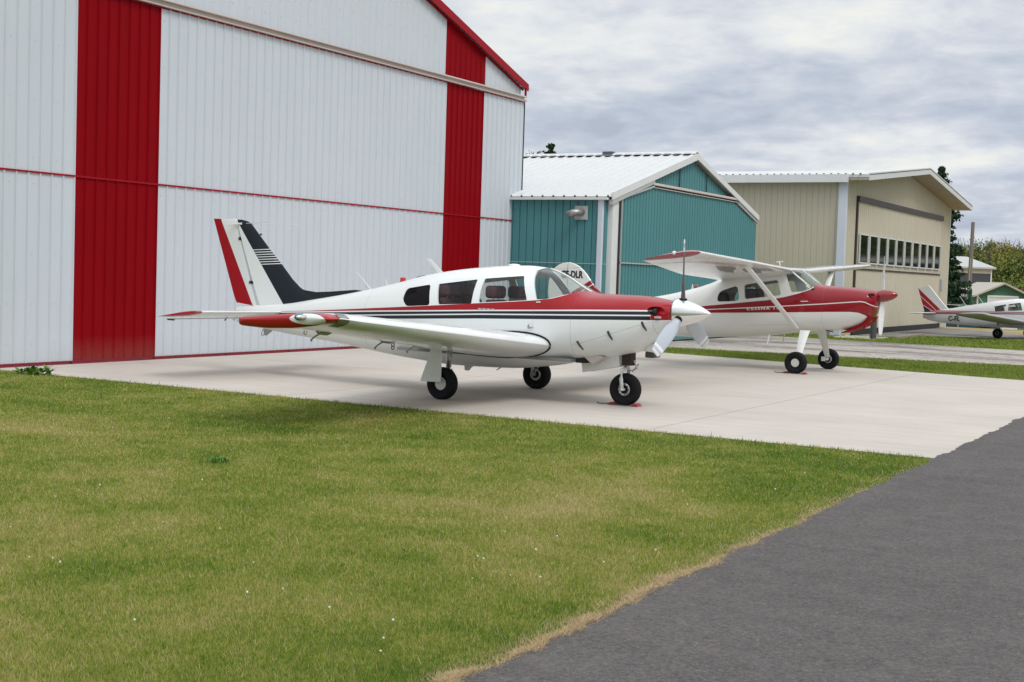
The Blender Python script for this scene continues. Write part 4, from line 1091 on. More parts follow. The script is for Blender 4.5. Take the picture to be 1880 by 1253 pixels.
    g = G(); g.box(-4.50, -4.36, -1.80, -1.79, .85, .87); g.tube([(-4.5, -.6, .83), (-4.45, -.6, .88)], .01); g.build('static_wick', DARKMETAL, st)
    g = G(); g.lathe([(-.09, .012), (-.05, .03), (0, .04)], (-4.80, 0, .905), 'x', 12); g.lathe([(-.10, .008), (-.09, .022), (-.06, .026)], (-4.80, 0, .83), 'x', 10); g.build('tail_light', TRIM_WHITE, t, True)
    g = G(); g.prism([(-4.05, .69), (-4.25, .70), (-4.22, .60), (-4.18, .60)], -.006, .006, 'y'); g.tube([(-4.17, 0, .67), (-4.27, 0, .59), (-4.29, 0, .61), (-4.26, 0, .69)], .007, 6); g.build('tail_tie_down', TRIM_GREY, t)
    # ---- roof furniture
    g = G(); g.prism([(-1.18, 1.87), (-1.12, 1.87), (-.84, 1.64), (-.93, 1.63)], -.006, .006, 'y'); g.build('blade_antenna', AIR_WHITE, t)
    g = G(); g.tube([(-2.44, 0, 1.64), (-2.16, 0, 1.38)], [.004, .009], 6); g.build('whip_antenna', TRIM_WHITE, t)
    g = G(); g.tube([(-1.99, .1, 1.55), (-1.92, .1, 1.42)], [.004, .008], 6); g.build('whip_antenna', TRIM_WHITE, t)
    g = G(); g.lathe([(0, .045), (.075, .04), (.085, .02)], (-1.59, 0, 1.505), 'z', 16); g.build('beacon', material('beacon_red', (.45, .005, .01), .15, coat=1), t, 'auto')
    g = G(); g.tube([(-1.36, 0, 1.565), (-1.34, 0, 1.595), (-1.20, 0, 1.625), (-1.17, 0, 1.61)], .007, 6); g.build('roof_loop', DARKMETAL, t, True)
    g = G(); g.lathe([(-.02, .10), (.01, .08), (.02, .03)], (.30, 0, 1.81), 'z', 16); g.build('gps_antenna', AIR_WHITE, t, True)
    # door handle and step
    g = G(); g.lathe([(-.008, .028), (.006, .022)], (.93, -H.y_at(.93, 1.0)-.004, 1.0), 'y', 16); g.tube([(.93, -.605, 1.0), (.99, -.612, .995)], .008, 6); g.build('door_handle', STEEL, t, True)
    g = G(); 
    for x in (.10, .17, .24, .31): g.box(x, x+.05, -H.y_at(x, 1.222)-.006, -H.y_at(x, 1.222)+.01, 1.196, 1.212)
    g.build('door_latch', TRIM_GREY, t)
    g = G(); g.tube([(1.0, -H.y_at(1.0, 1.32)-.004, 1.325), (1.06, -H.y_at(1.06, 1.32)-.004, 1.33)], .008, 6); g.build('vent_lever', AIR_WHITE, t)
    # registration fragments showing above the wing
    g = G(); yy = lambda x: -H.y_at(x, .93)-.004
    for x0_, x1_, z0_, z1_ in ((-1.78, -1.735, .885, .915), (-1.70, -1.50, .87, .918)): g.add([(x0_, yy(x0_), z0_), (x1_, yy(x1_), z0_), (x1_-.015, yy(x1_), z1_), (x0_, yy(x0_), z1_)], [(0, 1, 2, 3)])
    g.build('registration_mark', BLACKINK, t)
    # ---- cowling details
    for xa, za in ((1.655, .79), (2.085, .94), (2.52, 1.08)):
        for sd in (-1, 1):
            g = G(); y = H.y_at(xa, za)
            pts = [(xa-.025, sd*(H.y_at(xa, za+.055)+.006), za+.055), (xa, sd*(y+.010), za), (xa+.03, sd*(H.y_at(xa, za-.06)+.006), za-.06)]
            g.tube(pts, [(.006, .017), (.007, .016), (.005, .008)], 8); g.build('cowl_latch', DARKMETAL, t)
    for sd in (-1, 1):      # cooling inlets beside the spinner
        g = G(); g.tube([(2.60, sd*.33, 1.265), (2.64, sd*.325, 1.262)], [.05, .05], 16); o = g.build('air_inlet', DARK, t, True)
    g = G(); g.box(2.64, 2.72, -H.y_at(2.66, 1.20)-.006, -H.y_at(2.70, 1.20), 1.185, 1.212); g.build('cowl_placard', TRIM_GREY, t)
    g = G(); g.prism([(2.44, .84), (2.60, .86), (2.55, .72), (2.38, .74)], -.12, .12, 'y'); bevel(g.build('lower_scoop', AIR_WHITE, t), .025)
    g = G(); g.box(2.395, 2.52, -.11, .11, .655, .735); bevel(g.build('exhaust_pipe', DARKMETAL, t), .015)
    g = G(); g.prism([(1.60, .63), (1.74, .69), (1.90, .64), (1.74, .53)], -.33, -.12, 'y'); bevel(g.build('cooling_scoop', BEAM, t), .02)
    g = G(); g.box(1.50, 1.63, -.34, -.13, .545, .60); g.build('scoop_mouth', DARK, t)
    g = G(); g.prism([(-.47, .38), (-.30, .38), (-.36, .345), (-.40, .30), (-.46, .30)], -.012, .012, 'y'); g.build('belly_antenna', AIR_GREY, t)
    g = G(); g.tube([(.10, -.05, .345), (.20, -.05, .40)], .007, 6); g.build('drain_tube', DARKMETAL, t)
    # ---- spinner and propeller
    pr = thing('propeller', None, None); pr.parent = t
    hub = (2.86, 0, 1.262)
    g = G(); g.lathe([(2.768, .178), (2.83, .176), (2.92, .160), (3.02, .128), (3.12, .086), (3.20, .042), (3.245, .012), (3.252, .001)], (0, 0, 1.262), 'x', 48); g.build('spinner', CHROME, pr, 'auto')
    g = G(); g.lathe([(2.755, .172), (2.775, .180), (2.778, .170)], (0, 0, 1.262), 'x', 40); g.build('spinner_backplate', DARKMETAL, pr, 'auto')
    for k, a in enumerate((R(-2), R(118), R(238))):
        blade(pr, hub, a, .945, .10, .185, [AIR_GREY if k else BLADE_BACK, TRIM_WHITE, AIR_GREY], twist0=58 if k else 30, twist1=26 if k else 14, tipw=.62 if k else .4)
        d = Vector((0, math.sin(a), math.cos(a))); c = Vector(hub)+d*.135
        g = G(); g.tube([c, c+d*.05], [.062, .05], 16); g.build('blade_cuff', RUBBER, pr, True)
    # ---- main gear
    for sd in (-1, 1):
        y = sd*1.25; gear = thing('main_gear', None, None); gear.parent = t
        wheel(gear, (0.0, y, .2125), .2165, .165, .42, 'plain' if sd < 0 else 'bolt', sd)
        g = G(); g.tube([(0, y-sd*.14, .70), (0, y-sd*.14, .42)], .036, 14); g.tube([(0, y-sd*.14, .45), (0, y-sd*.13, .20)], .024, 14); g.tube([(0, y-sd*.15, .2125), (0, y, .2125)], .022, 12); g.build('strut', STEEL, gear, True)
        g = G(); g.tube([(.04, y-sd*.14, .40), (.10, y-sd*.14, .33), (.04, y-sd*.14, .24)], .011, 8); g.tube([(.05, y-sd*.14, .62), (.05, y-sd*.11, .44), (.0, y-sd*.1, .30)], .006, 6); g.build('torque_link', TRIM_GREY, gear)
        yo = y+sd*.10
        g = G(); g.prism([(-.135, .72), (.045, .72), (.045, .235), (-.285, .228), (-.272, .275), (-.145, .60)], yo-.006, yo+.006, 'y'); bevel(g.build('gear_door', AIR_WHITE, gear), .004)
    # ---- nose gear
    ng = thing('nose_gear', None, None); ng.parent = t
    wheel(ng, (2.08, 0, .2125), .2165, .15, .40, 'bolt', -1)
    g = G(); g.tube([(2.10, 0, .78), (2.09, 0, .50)], .032, 14)
    for sd in (-1, 1): g.tube([(2.09, sd*.02, .50), (2.07, sd*.10, .47), (2.06, sd*.105, .36), (2.08, sd*.10, .2125)], [(.03, .03), (.025, .03), (.012, .028), (.014, .024)], 12)
    g.tube([(2.08, -.12, .2125), (2.08, .12, .2125)], .016, 12); g.build('fork', AIR_WHITE, ng, True)
    g = G(); g.tube([(2.19, 0, .60), (2.24, 0, .50), (2.13, 0, .46)], .012, 8); g.tube([(2.25, .03, .56), (2.15, .05, .45)], .009, 8); g.build('torque_link', STEEL, ng)
    for sd in (-1, 1):
        g = G(); g.prism([(1.47, .575), (2.03, .69), (2.045, .52), (1.50, .405)], sd*.125-.005, sd*.125+.005, 'y'); g.build('nose_gear_door', AIR_WHITE, ng)
    g = G(); g.box(2.06, 2.19, -.10, .05, .535, .70); g.build('wheel_well', material('well_brown', (.035, .02, .015), .8), ng)
    return t, H, wsec
AC, ACH, ACW = comanche()

def chock(x, y, label, L=.18, rz=0.0):
    t = thing('wheel_chock', label, 'wheel chock', (x, y, .004), rz)
    for sgn in (-1, 1):
        g = G(); g.prism([(sgn*.10, 0), (sgn*.22, 0), (sgn*.19, .034), (sgn*.16, .040)], -L/2, L/2, 'y'); bevel(g.build('wedge', CHOCK, t), .006)
    g = G(); g.tube([(-.22, -L/2, .02), (-.1, -L/2-.06, .012), (.1, -L/2-.07, .012), (.22, -L/2, .02)], .006, 6); g.tube([(-.2, -L/2, .015), (-.33, -L/2-.02, .01), (-.38, -L/2+.0, .02)], .007, 6); g.build('rope', DARKMETAL, t)
    return t
def local(o, x, y):
    c, s = math.cos(o.rotation_euler.z), math.sin(o.rotation_euler.z); return o.location.x+x*c-y*s, o.location.y+x*s+y*c
cx_, cy_ = local(AC, 2.08, 0); chock(cx_, cy_, "red wedge chocks at the nose wheel of the foreground low-wing aeroplane", .15, R(-1.5))

# ------------------------------------------------------------------ high-wing tail-dragger behind
def cessna():
    t = thing('aeroplane', 'high-wing white and dark red aeroplane with wing struts and a red spinner', 'aeroplane', (-7.666, 25.288, .004), R(-1.4))
    H = Hull(-5.85, 1.215,
        [(-5.85, 1.02), (-5.2, 1.12), (-4.4, 1.18), (-3.3, 1.335), (-2.57, 1.505), (-2.1, 1.65), (-1.75, 1.80), (-1.2, 1.90), (-.6, 1.975), (-.34, 1.955), (-.12, 1.83), (.05, 1.695), (.14, 1.665), (.6, 1.65), (1.05, 1.61), (1.18, 1.585), (1.215, 1.56)],
        [(-5.85, .80), (-4.5, .60), (-2.92, .53), (-.94, .64), (-.23, .75), (.27, .80), (.64, .83), (.9, .90), (1.05, .98), (1.15, 1.14), (1.215, 1.30)],
        [(-5.85, .03), (-5, .12), (-4, .22), (-3, .34), (-2, .46), (-1.2, .50), (-.3, .50), (.2, .48), (.8, .45), (1.05, .40), (1.16, .32), (1.215, .24)],
        [(-5.8, .92), (-2, 1.1), (-.5, 1.2), (.3, 1.25), (1.2, 1.42)],
        [(-5.8, 2.1), (-2.4, 2.3), (-1.3, 4.5), (-.4, 4.5), (.1, 2.8), (.8, 2.6), (1.215, 2.2)], [(-5.8, 2.2), (-2, 2.8), (.4, 2.9), (1.215, 2.3)])
    tl = [(-3.6, .95), (-2.19, 1.17), (-1.45, 1.26), (-.8, 1.345), (-.45, 1.42), (-.2, 1.49), (-.02, 1.56), (.06, 1.62), (.11, 2.2)]
    wl = [(-3.5, .97), (-2.05, 1.11), (-.66, 1.225), (.3, 1.315), (.98, 1.385), (1.06, 1.375), (1.22, 1.29)]
    bl = [(-3.6, .95), (-1.95, 1.05), (-.59, 1.115), (.34, 1.165), (.80, 1.185), (.95, 1.175), (1.06, 1.13), (1.12, 1.06), (1.22, .9)]
    RD, W = (.235, .0, .006), (.70, .705, .67)
    def paint(t_, p):
        s = t_.new('ShaderNodeSeparateXYZ'); t_.put(s.inputs[0], t_.new('ShaderNodeTexCoord').outputs['Object']); x, y, z = s.outputs
        a, b, c_ = (t_.curve(x, q) for q in (tl, wl, bl))
        red = t_.m('MULTIPLY', t_.step(a, z), t_.step(z, c_))
        red = t_.m('MULTIPLY', red, t_.m('SUBTRACT', 1, t_.step(.0085, t_.m('ABSOLUTE', t_.m('SUBTRACT', z, b)), .002)))
        front = t_.step(x, t_.curve(z, [(.75, .60), (.83, .80), (.90, .93), (1.0, 1.05), (1.12, 1.13), (1.4, 1.2)]), .004)
        red = t_.m('MAXIMUM', red, t_.m('MULTIPLY', front, t_.step(1.28, z)))
        c = t_.mix(red, W, RD)
        l = t_.step(.0025, t_.m('ABSOLUTE', t_.m('SUBTRACT', x, .27)), .0015)
        l = t_.m('MAXIMUM', l, t_.m('MULTIPLY', t_.step(.0025, t_.m('ABSOLUTE', t_.m('SUBTRACT', z, t_.curve(x, [(-1.25, .84), (-.3, .90)]))), .0015), t_.m('MULTIPLY', t_.step(x, -1.2), t_.step(-.35, x))))
        c = t_.mix(t_.m('MULTIPLY', l, .4), c, (.15, .14, .13)); t_.l.new(c, p.inputs['Base Color'])
        bump(t_, p, t_.noise(t_.new('ShaderNodeTexCoord').outputs['Object'], 3.5, 2, .5), .006, .3)
    P = material('taildragger_paint', paint, .38, coat=.6, spec=.2)
    fus = H.shell('fuselage', P, .02, -2.1, .25, t, [SEAT_GREY])
    rw = rounded([(-1.86, 1.27), (-1.82, 1.47), (-1.43, 1.61), (-1.37, 1.31)], .09, 5)
    dw = rounded([(-1.29, 1.625), (-1.265, 1.345), (-.53, 1.45), (-.62, 1.74)], .05)
    ws = [(-.47, 1.84), (-.33, 1.515), (-.12, 1.535), (-.0, 1.58), (.075, 1.66), (.075, 2.1), (-.33, 2.1), (-.37, 1.90)]
    for sd in (-1, 1):
        g = G(); g.rings([[(1.17+.11*math.sin(u), sd*.285+.07*math.cos(u)*math.cos(v), 1.495+.055*math.cos(u)*math.sin(v)) for v in np.linspace(0, 2*math.pi, 25)[:-1]] for u in np.linspace(-1.45, 1.45, 12)])
        boolean(fus, g.build('tmp', None))
    for q in (rw, dw, ws): boolean(fus, cutter(q, -1, 1))
    finish(fus, 28); fus.parent = t
    def pane(pts, name, mat, side=None, out=.005, th=.006):
        o = H.solid(name, mat, out, -2.0, .3, 110); c = H.solid('tmp', mat, out+th, -2.05, .35, 110)
        boolean(o, cutter(pts, *{None: (-1, 1), -1: (-1, -.02), 1: (.02, 1)}[side]), 'INTERSECT'); boolean(o, c)
        o.data.materials.clear(); o.data.materials.append(mat); finish(o, 30); o.parent = t
    for sd in (-1, 1): pane(rw, 'window', GLASS_SIDE, sd); pane(dw, 'window', GLASS, sd)
    pane(ws, 'windshield', GLASS)
    g = G(); g.tube([(.07, 0, 1.67), (-.30, 0, 1.94)], .012, 8); g.tube([(-.35, -.44, 1.90), (.0, -.38, 1.62)], .016, 8); g.tube([(-.35, .44, 1.90), (.0, .38, 1.62)], .016, 8)
    for o in split_parts(g.build('windshield_frame', AIR_WHITE, t, True)): pass
    g = G(); g.prism([(-.42, 1.1), (.1, 1.1), (.08, 1.62), (-.12, 1.54), (-.4, 1.40)], -.42, .42, 'y'); bevel(g.build('instrument_panel', DARKMETAL, t), .02)
    for y in (-.23, .23):
        g = G(); g.box(-1.2, -.75, y-.2, y+.2, .95, 1.08); s = bevel(g.build('seat', SEAT_RED, t), .04); g = G(); g.prism([(-1.22, 1.05), (-1.1, 1.05), (-1.22, 1.55), (-1.32, 1.55)], y-.19, y+.19, 'y'); bevel(g.build('seat_back', SEAT_RED, s), .04)
    g = G(); g.box(-1.95, -1.55, -.42, .42, .95, 1.12); s = bevel(g.build('seat', SEAT_RED, t), .04); g = G(); g.prism([(-1.98, 1.1), (-1.88, 1.1), (-1.95, 1.45), (-2.03, 1.45)], -.4, .4, 'y'); bevel(g.build('seat_back', SEAT_RED, s), .03)
    # wing
    def wp(t_, p):
        o = t_.new('ShaderNodeTexCoord').outputs['Object']; s = t_.new('ShaderNodeSeparateXYZ'); t_.put(s.inputs[0], o); ay = t_.m('ABSOLUTE', s.outputs[1])
        c = t_.mix(t_.step(ay, 4.84, .004), W, RD)
        l = t_.m('MULTIPLY', t_.step(.004, t_.m('ABSOLUTE', t_.m('SUBTRACT', s.outputs[0], t_.curve(ay, [(.5, -1.42), (2.2, -1.44), (4.7, -1.14)]))), .002), t_.step(ay, .6))
        c = t_.mix(t_.m('MULTIPLY', l, .6), c, (.15, .15, .14)); t_.l.new(c, p.inputs['Base Color'])
        bump(t_, p, t_.noise(o, 3.4, 3, .6), .03, .9)
    WP = material('high_wing_paint', wp, .13, coat=.9)
    def sec(a):
        f = max(0, a-.55)/4.4; lx = -.335-.03*f; lz = 1.935+.205*f; ch = lin(a, [(0, 1.50), (2.3, 1.50), (4.8, 1.03)]); return lx, lz, ch
    rings = []
    ys = [4.95, 4.94, 4.91, 4.86, 4.80, 4.0, 3.0, 2.3, 1.4, .55, .2]
    for sd in (-1, 1):
        for a in (ys if sd < 0 else ys[::-1]):
            lx, lz, ch = sec(a); k = {4.95: .10, 4.94: .4, 4.91: .7, 4.86: .93}.get(a, 1); q = {4.95: .80, 4.94: .88, 4.91: .95, 4.86: .99}.get(a, 1)
            rings.append(foil_ring((lx-ch*(1-q)*.6, sd*a, lz), ch*q, R(9), .115*k, camber=.018))
    w = G().rings(rings).build('wing', WP, t, 'auto')
    for sd in (-1, 1):
        lx, lz, ch = sec(4.95)
        g = G(); g.lathe([(0, .03), (.04*sd, .03), (.06*sd, .012)], (lx-.42, sd*4.93, lz-.02), 'y', 10); g.build('navigation_light', AIR_WHITE, w, True)
        g = G(); top = Vector((-.50, sd*2.42, 1.955)); bot = Vector((-.19, sd*.50, .82))
        g.tube([bot, bot.lerp(top, .03), bot.lerp(top, .97), top], [(.022, .05), (.026, .062), (.026, .062), (.02, .05)], 14, flat=(1, 0, -.15)); g.build('wing_strut', AIR_WHITE, t, True)
        g = G(); g.tube([(-.62, sd*2.42, 1.96), (-.40, sd*2.42, 1.99)], [.05, .04], 10); g.build('strut_fairing', AIR_WHITE, t, True)
        # spring-steel leg
        g = G(); rr = []
        for f in np.linspace(0, 1, 9):
            y = sd*(.46+.44*f**.9); z = .80-.56*f; x = -.04+.02*f; ww = .098-.048*f; th = .014
            rr.append([(x-ww, y, z), (x-ww*.6, y+sd*th, z+.0), (x+ww*.6, y+sd*th, z), (x+ww, y, z), (x+ww*.6, y-sd*th, z), (x-ww*.6, y-sd*th, z)])
        g.rings(rr); g.build('landing_leg', AIR_WHITE, t, 'auto')
        wh = wheel(t, (-.02, sd*.973, .2045), .2075, .165, .40, 'plain' if sd < 0 else 'bolt', sd)
        g = G(); g.tube([(-.02, sd*.86, .2045), (-.02, sd*.97, .2045)], .03, 10); g.box(-.13, -.05, sd*.87-.03, sd*.87+.03, .16, .25); bevel(g.build('brake_caliper', AIR_WHITE, wh), .008)
        g = G(); xx = -.76; g.tube([(xx, sd*.42, .68), (xx-.03, sd*.44, .50)], .014, 8); g.box(xx-.09, xx+.03, sd*.44-.02, sd*.44+.02, .488, .503); g.build('step', AIR_WHITE, t)
    # cowl nose, spinner and propeller
    for sd in (-1, 1):
        g = G(); g.tube([(1.10, sd*.26, 1.495), (1.125, sd*.26, 1.495)], [.04, .04], 14); g.build('air_inlet', DARK, t, True)
    g = G(); g.prism([(.60, .785), (.62, .775), (.86, .86), (1.03, .95), (1.13, 1.10), (1.10, 1.11), (1.0, .98), (.84, .90)], -.30, .30, 'y'); bevel(g.build('cowl_lip', material('cowl_red', RD, .55, spec=.1), t), .008)
    g = G(); g.tube([(.86, -.17, .92), (.83, -.19, .84)], .028, 10); g.build('exhaust_pipe', DARKMETAL, t, True); g = G(); g.tube([(1.0, -.1, .95), (.99, -.1, .87)], .02, 8); g.build('drain_pipe', AIR_RED, t, True)
    g = G(); g.box(.30, .36, -.1, -.05, .785, .80); g.tube([(.28, -.2, .81), (.42, -.2, .79)], .01); g.build('belly_vent', DARKMETAL, t)
    pr = thing('propeller', None, None); pr.parent = t
    ax = Vector((math.cos(R(7)), 0, math.sin(R(7)))); c0 = Vector((1.20, 0, 1.492)); g = G(); rr = []
    for a, r in ((0, .112), (.07, .118), (.16, .110), (.24, .090), (.31, .058), (.345, .028), (.355, .004)):
        c = c0+ax*a; u = Vector((0, 1, 0)); v = ax.cross(u); rr.append([c+u*r*math.cos(q)+v*r*math.sin(q) for q in np.linspace(0, 2*math.pi, 37)[:-1]])
    g.rings(rr); g.build('spinner', material('spinner_red', RD, .2, coat=.8), pr, 'auto')
    for a in (0, R(180)): blade(pr, (1.27, 0, 1.50), a+R(2), .745, .06, .135, [AIR_WHITE, AIR_WHITE, AIR_WHITE], twist0=48, twist1=20, tipw=.5)
    # fin, rudder, tailplane
    def fp(t_, p):
        s = t_.new('ShaderNodeSeparateXYZ'); t_.put(s.inputs[0], t_.new('ShaderNodeTexCoord').outputs['Object'])
        q = t_.m('SUBTRACT', s.outputs[2], t_.m('MULTIPLY', t_.m('ADD', s.outputs[0], 5.08), .60))
        r = t_.m('MULTIPLY', t_.step(1.495, q), t_.m('SUBTRACT', 1, t_.step(.012, t_.m('ABSOLUTE', t_.m('SUBTRACT', q, 1.378)), .002)))
        l = t_.step(.003, t_.m('ABSOLUTE', t_.m('SUBTRACT', s.outputs[2], t_.m('MULTIPLY_ADD', s.outputs[0], .09, 2.335))), .0015)
        c = t_.mix(r, W, RD); c = t_.mix(t_.m('MULTIPLY', l, .6), c, (.1, .1, .1)); t_.l.new(c, p.inputs['Base Color'])
    FP = material('taildragger_fin_paint', fp, .26, coat=.4)
    outl = [(-4.45, 1.19), (-4.62, 1.34), (-4.78, 1.455), (-4.91, 1.62), (-5.0, 1.73), (-5.09, 1.82), (-5.18, 1.89), (-5.27, 1.935), (-5.37, 1.965), (-5.46, 1.975), (-5.46, .95), (-4.45, .95)]
    g = G(); g.prism(outl, -.028, .028, 'y'); fin = bevel(g.build('fin', FP, t), .02, 3)
    g = G(); g.prism([(-5.475, .86), (-5.475, 1.972), (-5.58, 1.955), (-5.69, 1.915), (-5.78, 1.85), (-5.86, 1.74), (-5.92, 1.55), (-5.93, 1.3), (-5.86, .9)], -.022, .022, 'y'); bevel(g.build('rudder', FP, t), .016, 3)
    text_mesh('registration_mark', 'CF-DLR', .20, BLACKINK, fin, Matrix.Translation((-5.61, -.031, 1.65)), .001, .009, .78)
    rings = []
    for y, k in ((-1.5, .3), (-1.46, .9), (-1.3, 1), (1.3, 1), (1.46, .9), (1.5, .3)): rings.append(foil_ring((-4.75-.2*abs(y)*.5, y, 1.08), .80-.12*abs(y), R(8), .08*k, camber=0))
    G().rings(rings).build('tailplane', AIR_WHITE, t, 'auto')
    g = G(); g.tube([(-5.5, 0, .75), (-5.75, 0, .25)], .02, 8); g.build('tail_spring', STEEL, t); wheel(t, (-5.75, 0, .10), .10, .06, .5, 'plain')
    g = G(); g.lathe([(0, .045), (.05, .045), (.075, .02)], (-2.50, 0, 1.515), 'z', 12); g.build('beacon', material('beacon_dark_red', (.25, .005, .01), .2, coat=1), t, 'auto')
    g = G(); g.prism([(-2.60, 1.50), (-2.56, 1.50), (-2.585, 1.60)], -.01, .01, 'y'); g.build('blade_antenna', AIR_WHITE, t)
    g = G(); g.tube([(-.72, -.1, 2.02), (-.74, -.1, 2.10)], .012, 6); g.tube([(-.80, -.1, 2.085), (-.66, -.1, 2.10)], .008, 6); g.build('roof_antenna', AIR_WHITE, t)
    g = G(); g.tube([(-1.0, 2.9, 2.03), (-.92, 2.95, 1.93), (-.80, 3.2, 1.93), (-.72, 3.3, 2.03)], .012, 6); g.build('pitot_loop', AIR_WHITE, w)
    # lettering on the side
    sl_ = math.atan2(1.205-1.145, .75)
    x0, z0 = -1.215, 1.132
    M = Matrix.Translation((x0, -H.y_at(-.9, 1.16)-.004, z0)) @ Matrix.Rotation(-sl_, 4, 'Y')
    text_mesh('name_lettering', 'CESSNA 170', .055, AIR_WHITE, t, M, .001, .0012, 2.0, 1.28)
    g = G(); g.tube([(-.14, -H.y_at(-.14, 1.345)-.004, 1.345), (.0, -H.y_at(0, 1.35)-.004, 1.353)], .007, 6); g.build('door_handle', AIR_WHITE, t)
    return t
CS = cessna()
x_, y_ = local(CS, -.02, -.973); chock(x_, y_, "red wedge chocks at the near main wheel of the high-wing aeroplane", .14, R(-1.4))

# ------------------------------------------------------------------ third aeroplane at the right edge
def cherokee():
    t = thing('aeroplane', 'distant white low-wing aeroplane with striped fin, cut off by the right edge', 'aeroplane', (-7.909, 49.43, .012), R(-15.4)); t.scale = (.81,)*3
    H = Hull(-4.25, 2.25,
        [(-4.25, .97), (-3.06, 1.14), (-2.19, 1.31), (-1.46, 1.45), (-.41, 1.635), (.28, 1.71), (.7, 1.70), (1.0, 1.58), (1.3, 1.36), (2.25, 1.28)],
        [(-4.25, .68), (-3.79, .56), (-3.11, .49), (-1.41, .44), (.5, .44), (1.5, .5), (2.25, .78)],
        [(-4.25, .04), (-3.5, .17), (-2.5, .32), (-1, .50), (.3, .56), (1.2, .54), (2.0, .42), (2.25, .28)],
        [(-4.25, .85), (0, .95), (2.25, 1.05)], [(-4.25, 2.2), (0, 2.5), (1, 2.3), (2.25, 2.3)], [(-4.25, 2.4), (0, 3), (2.25, 2.3)])
    def paint(t_, p):
        s = t_.new('ShaderNodeSeparateXYZ'); t_.put(s.inputs[0], t_.new('ShaderNodeTexCoord').outputs['Object']); x, y, z = s.outputs
        a = t_.curve(x, [(-3.6, 1.055), (-1.25, 1.10), (.5, 1.15), (2.3, 1.2)]); b = t_.m('SUBTRACT', a, .045); c_ = t_.curve(x, [(-4, .86), (-3.5, .90), (-1.2, 1.01), (.5, 1.06), (2.3, 1.12)])
        r = t_.m('MULTIPLY', t_.step(a, z, .006), t_.step(z, t_.m('ADD', c_, .035), .006)); r = t_.m('MULTIPLY', r, t_.m('SUBTRACT', 1, t_.step(.008, t_.m('ABSOLUTE', t_.m('SUBTRACT', z, b)), .004)))
        n = t_.m('MULTIPLY', t_.step(t_.m('ADD', c_, .025), z, .006), t_.step(z, t_.m('SUBTRACT', c_, .02), .006))
        c = t_.mix(r, (.72, .73, .74), (.30, .006, .03)); c = t_.mix(n, c, (.015, .015, .06)); t_.l.new(c, p.inputs['Base Color'])
    P = material('far_plane_paint', paint, .28, coat=.4)
    fus = H.shell('fuselage', P, .03, -1.2, 1.2, t, [SEAT_GREY])
    w1 = rounded([(-.70, 1.34), (-.63, 1.12), (-.19, 1.16), (-.17, 1.45)], .03); w2 = rounded([(-.05, 1.17), (-.06, 1.46), (.45, 1.55), (.60, 1.22)], .05); ws = [(.62, 1.60), (.80, 1.24), (1.1, 1.32), (1.28, 1.38), (1.28, 1.9), (.75, 1.9)]
    for q in (w1, w2, ws): boolean(fus, cutter(q, -1, 1))
    finish(fus); fus.parent = t
    for q, nm in ((w1, 'window'), (w2, 'window'), (ws, 'windshield')):
        for sd in ((-1, 1) if nm == 'window' else (None,)):
            o = H.solid(nm, GLASS_SIDE, .008, -1.2, 1.3, 60); c = H.solid('tmp', GLASS, .018, -1.3, 1.4, 60); boolean(o, cutter(q, *{None: (-1, 1), -1: (-1, -.02), 1: (.02, 1)}[sd]), 'INTERSECT'); boolean(o, c)
            o.data.materials.clear(); o.data.materials.append(GLASS_SIDE); finish(o); o.parent = t
    for y in (-.25, .25):
        g = G(); g.prism([(-.1, .9), (.05, .9), (-.02, 1.35), (-.12, 1.35)], y-.2, y+.2, 'y'); bevel(g.build('seat_back', SEAT_GREY, t), .03)
    def fp(t_, p):
        s = t_.new('ShaderNodeSeparateXYZ'); t_.put(s.inputs[0], t_.new('ShaderNodeTexCoord').outputs['Object']); x, y, z = s.outputs
        L1 = t_.m('MULTIPLY_ADD', t_.m('ADD', x, 4.56), -.825, 2.04); L2 = t_.m('MULTIPLY_ADD', t_.m('ADD', x, 4.42), -.77, 1.67); L3 = t_.m('MULTIPLY_ADD', t_.m('ADD', x, 4.28), -.54, 1.27)
        c = t_.mix(t_.step(L1, z, .006), (.72, .73, .74), (.33, .005, .015)); c = t_.mix(t_.step(.014, t_.m('ABSOLUTE', t_.m('SUBTRACT', z, L2)), .005), c, (.72, .73, .74)); c = t_.mix(t_.step(L3, z, .006), c, (.012, .012, .035))
        c = t_.mix(t_.step(.012, t_.m('ABSOLUTE', t_.m('SUBTRACT', z, L3)), .005), c, (.72, .73, .74)); t_.l.new(c, p.inputs['Base Color'])
    g = G(); g.prism([(-2.95, 1.13), (-3.06, 1.165), (-3.2, 1.27), (-4.0, 2.13), (-4.06, 2.15), (-4.56, 2.04), (-4.17, .93), (-3.3, .95)], -.04, .04, 'y'); bevel(g.build('fin', material('far_fin_paint', fp, .3), t), .02)
    rings = [foil_ring((-3.55, y, .93), .78, R(2), .08*k, camber=0) for y, k in ((-1.52, .3), (-1.47, 1), (1.47, 1), (1.52, .3))]
    G().rings(rings).build('stabilator', AIR_WHITE, t, 'auto')
    rings = []
    for a, k in ((-4.62, .15), (-4.58, .6), (-4.45, 1), (-.9, 1), (-.5, 1), (.5, 1), (.9, 1), (4.45, 1), (4.58, .6), (4.62, .15)):
        b = abs(a); ch = 1.60 if b < 4.5 else 1.35; ch *= .88; rings.append(foil_ring((.95 - (.12 if b > 4.5 else 0), a, .70+.085*max(0, b-.5)+(.03 if b > 4.5 else 0)), ch, R(3), .15*k, camber=.01))
    G().rings(rings).build('wing', material('far_wing_grey', (.36, .35, .34), .6, spec=.1), t, 'auto')
    for sd in (-1, 1):
        g = G(); g.tube([(0, sd*1.5, .72), (0, sd*1.5, .25)], .045, 10); g.build('strut', AIR_GREY, t, True); wheel(t, (0, sd*1.5, .215), .215, .16, .35, 'bolt', sd)
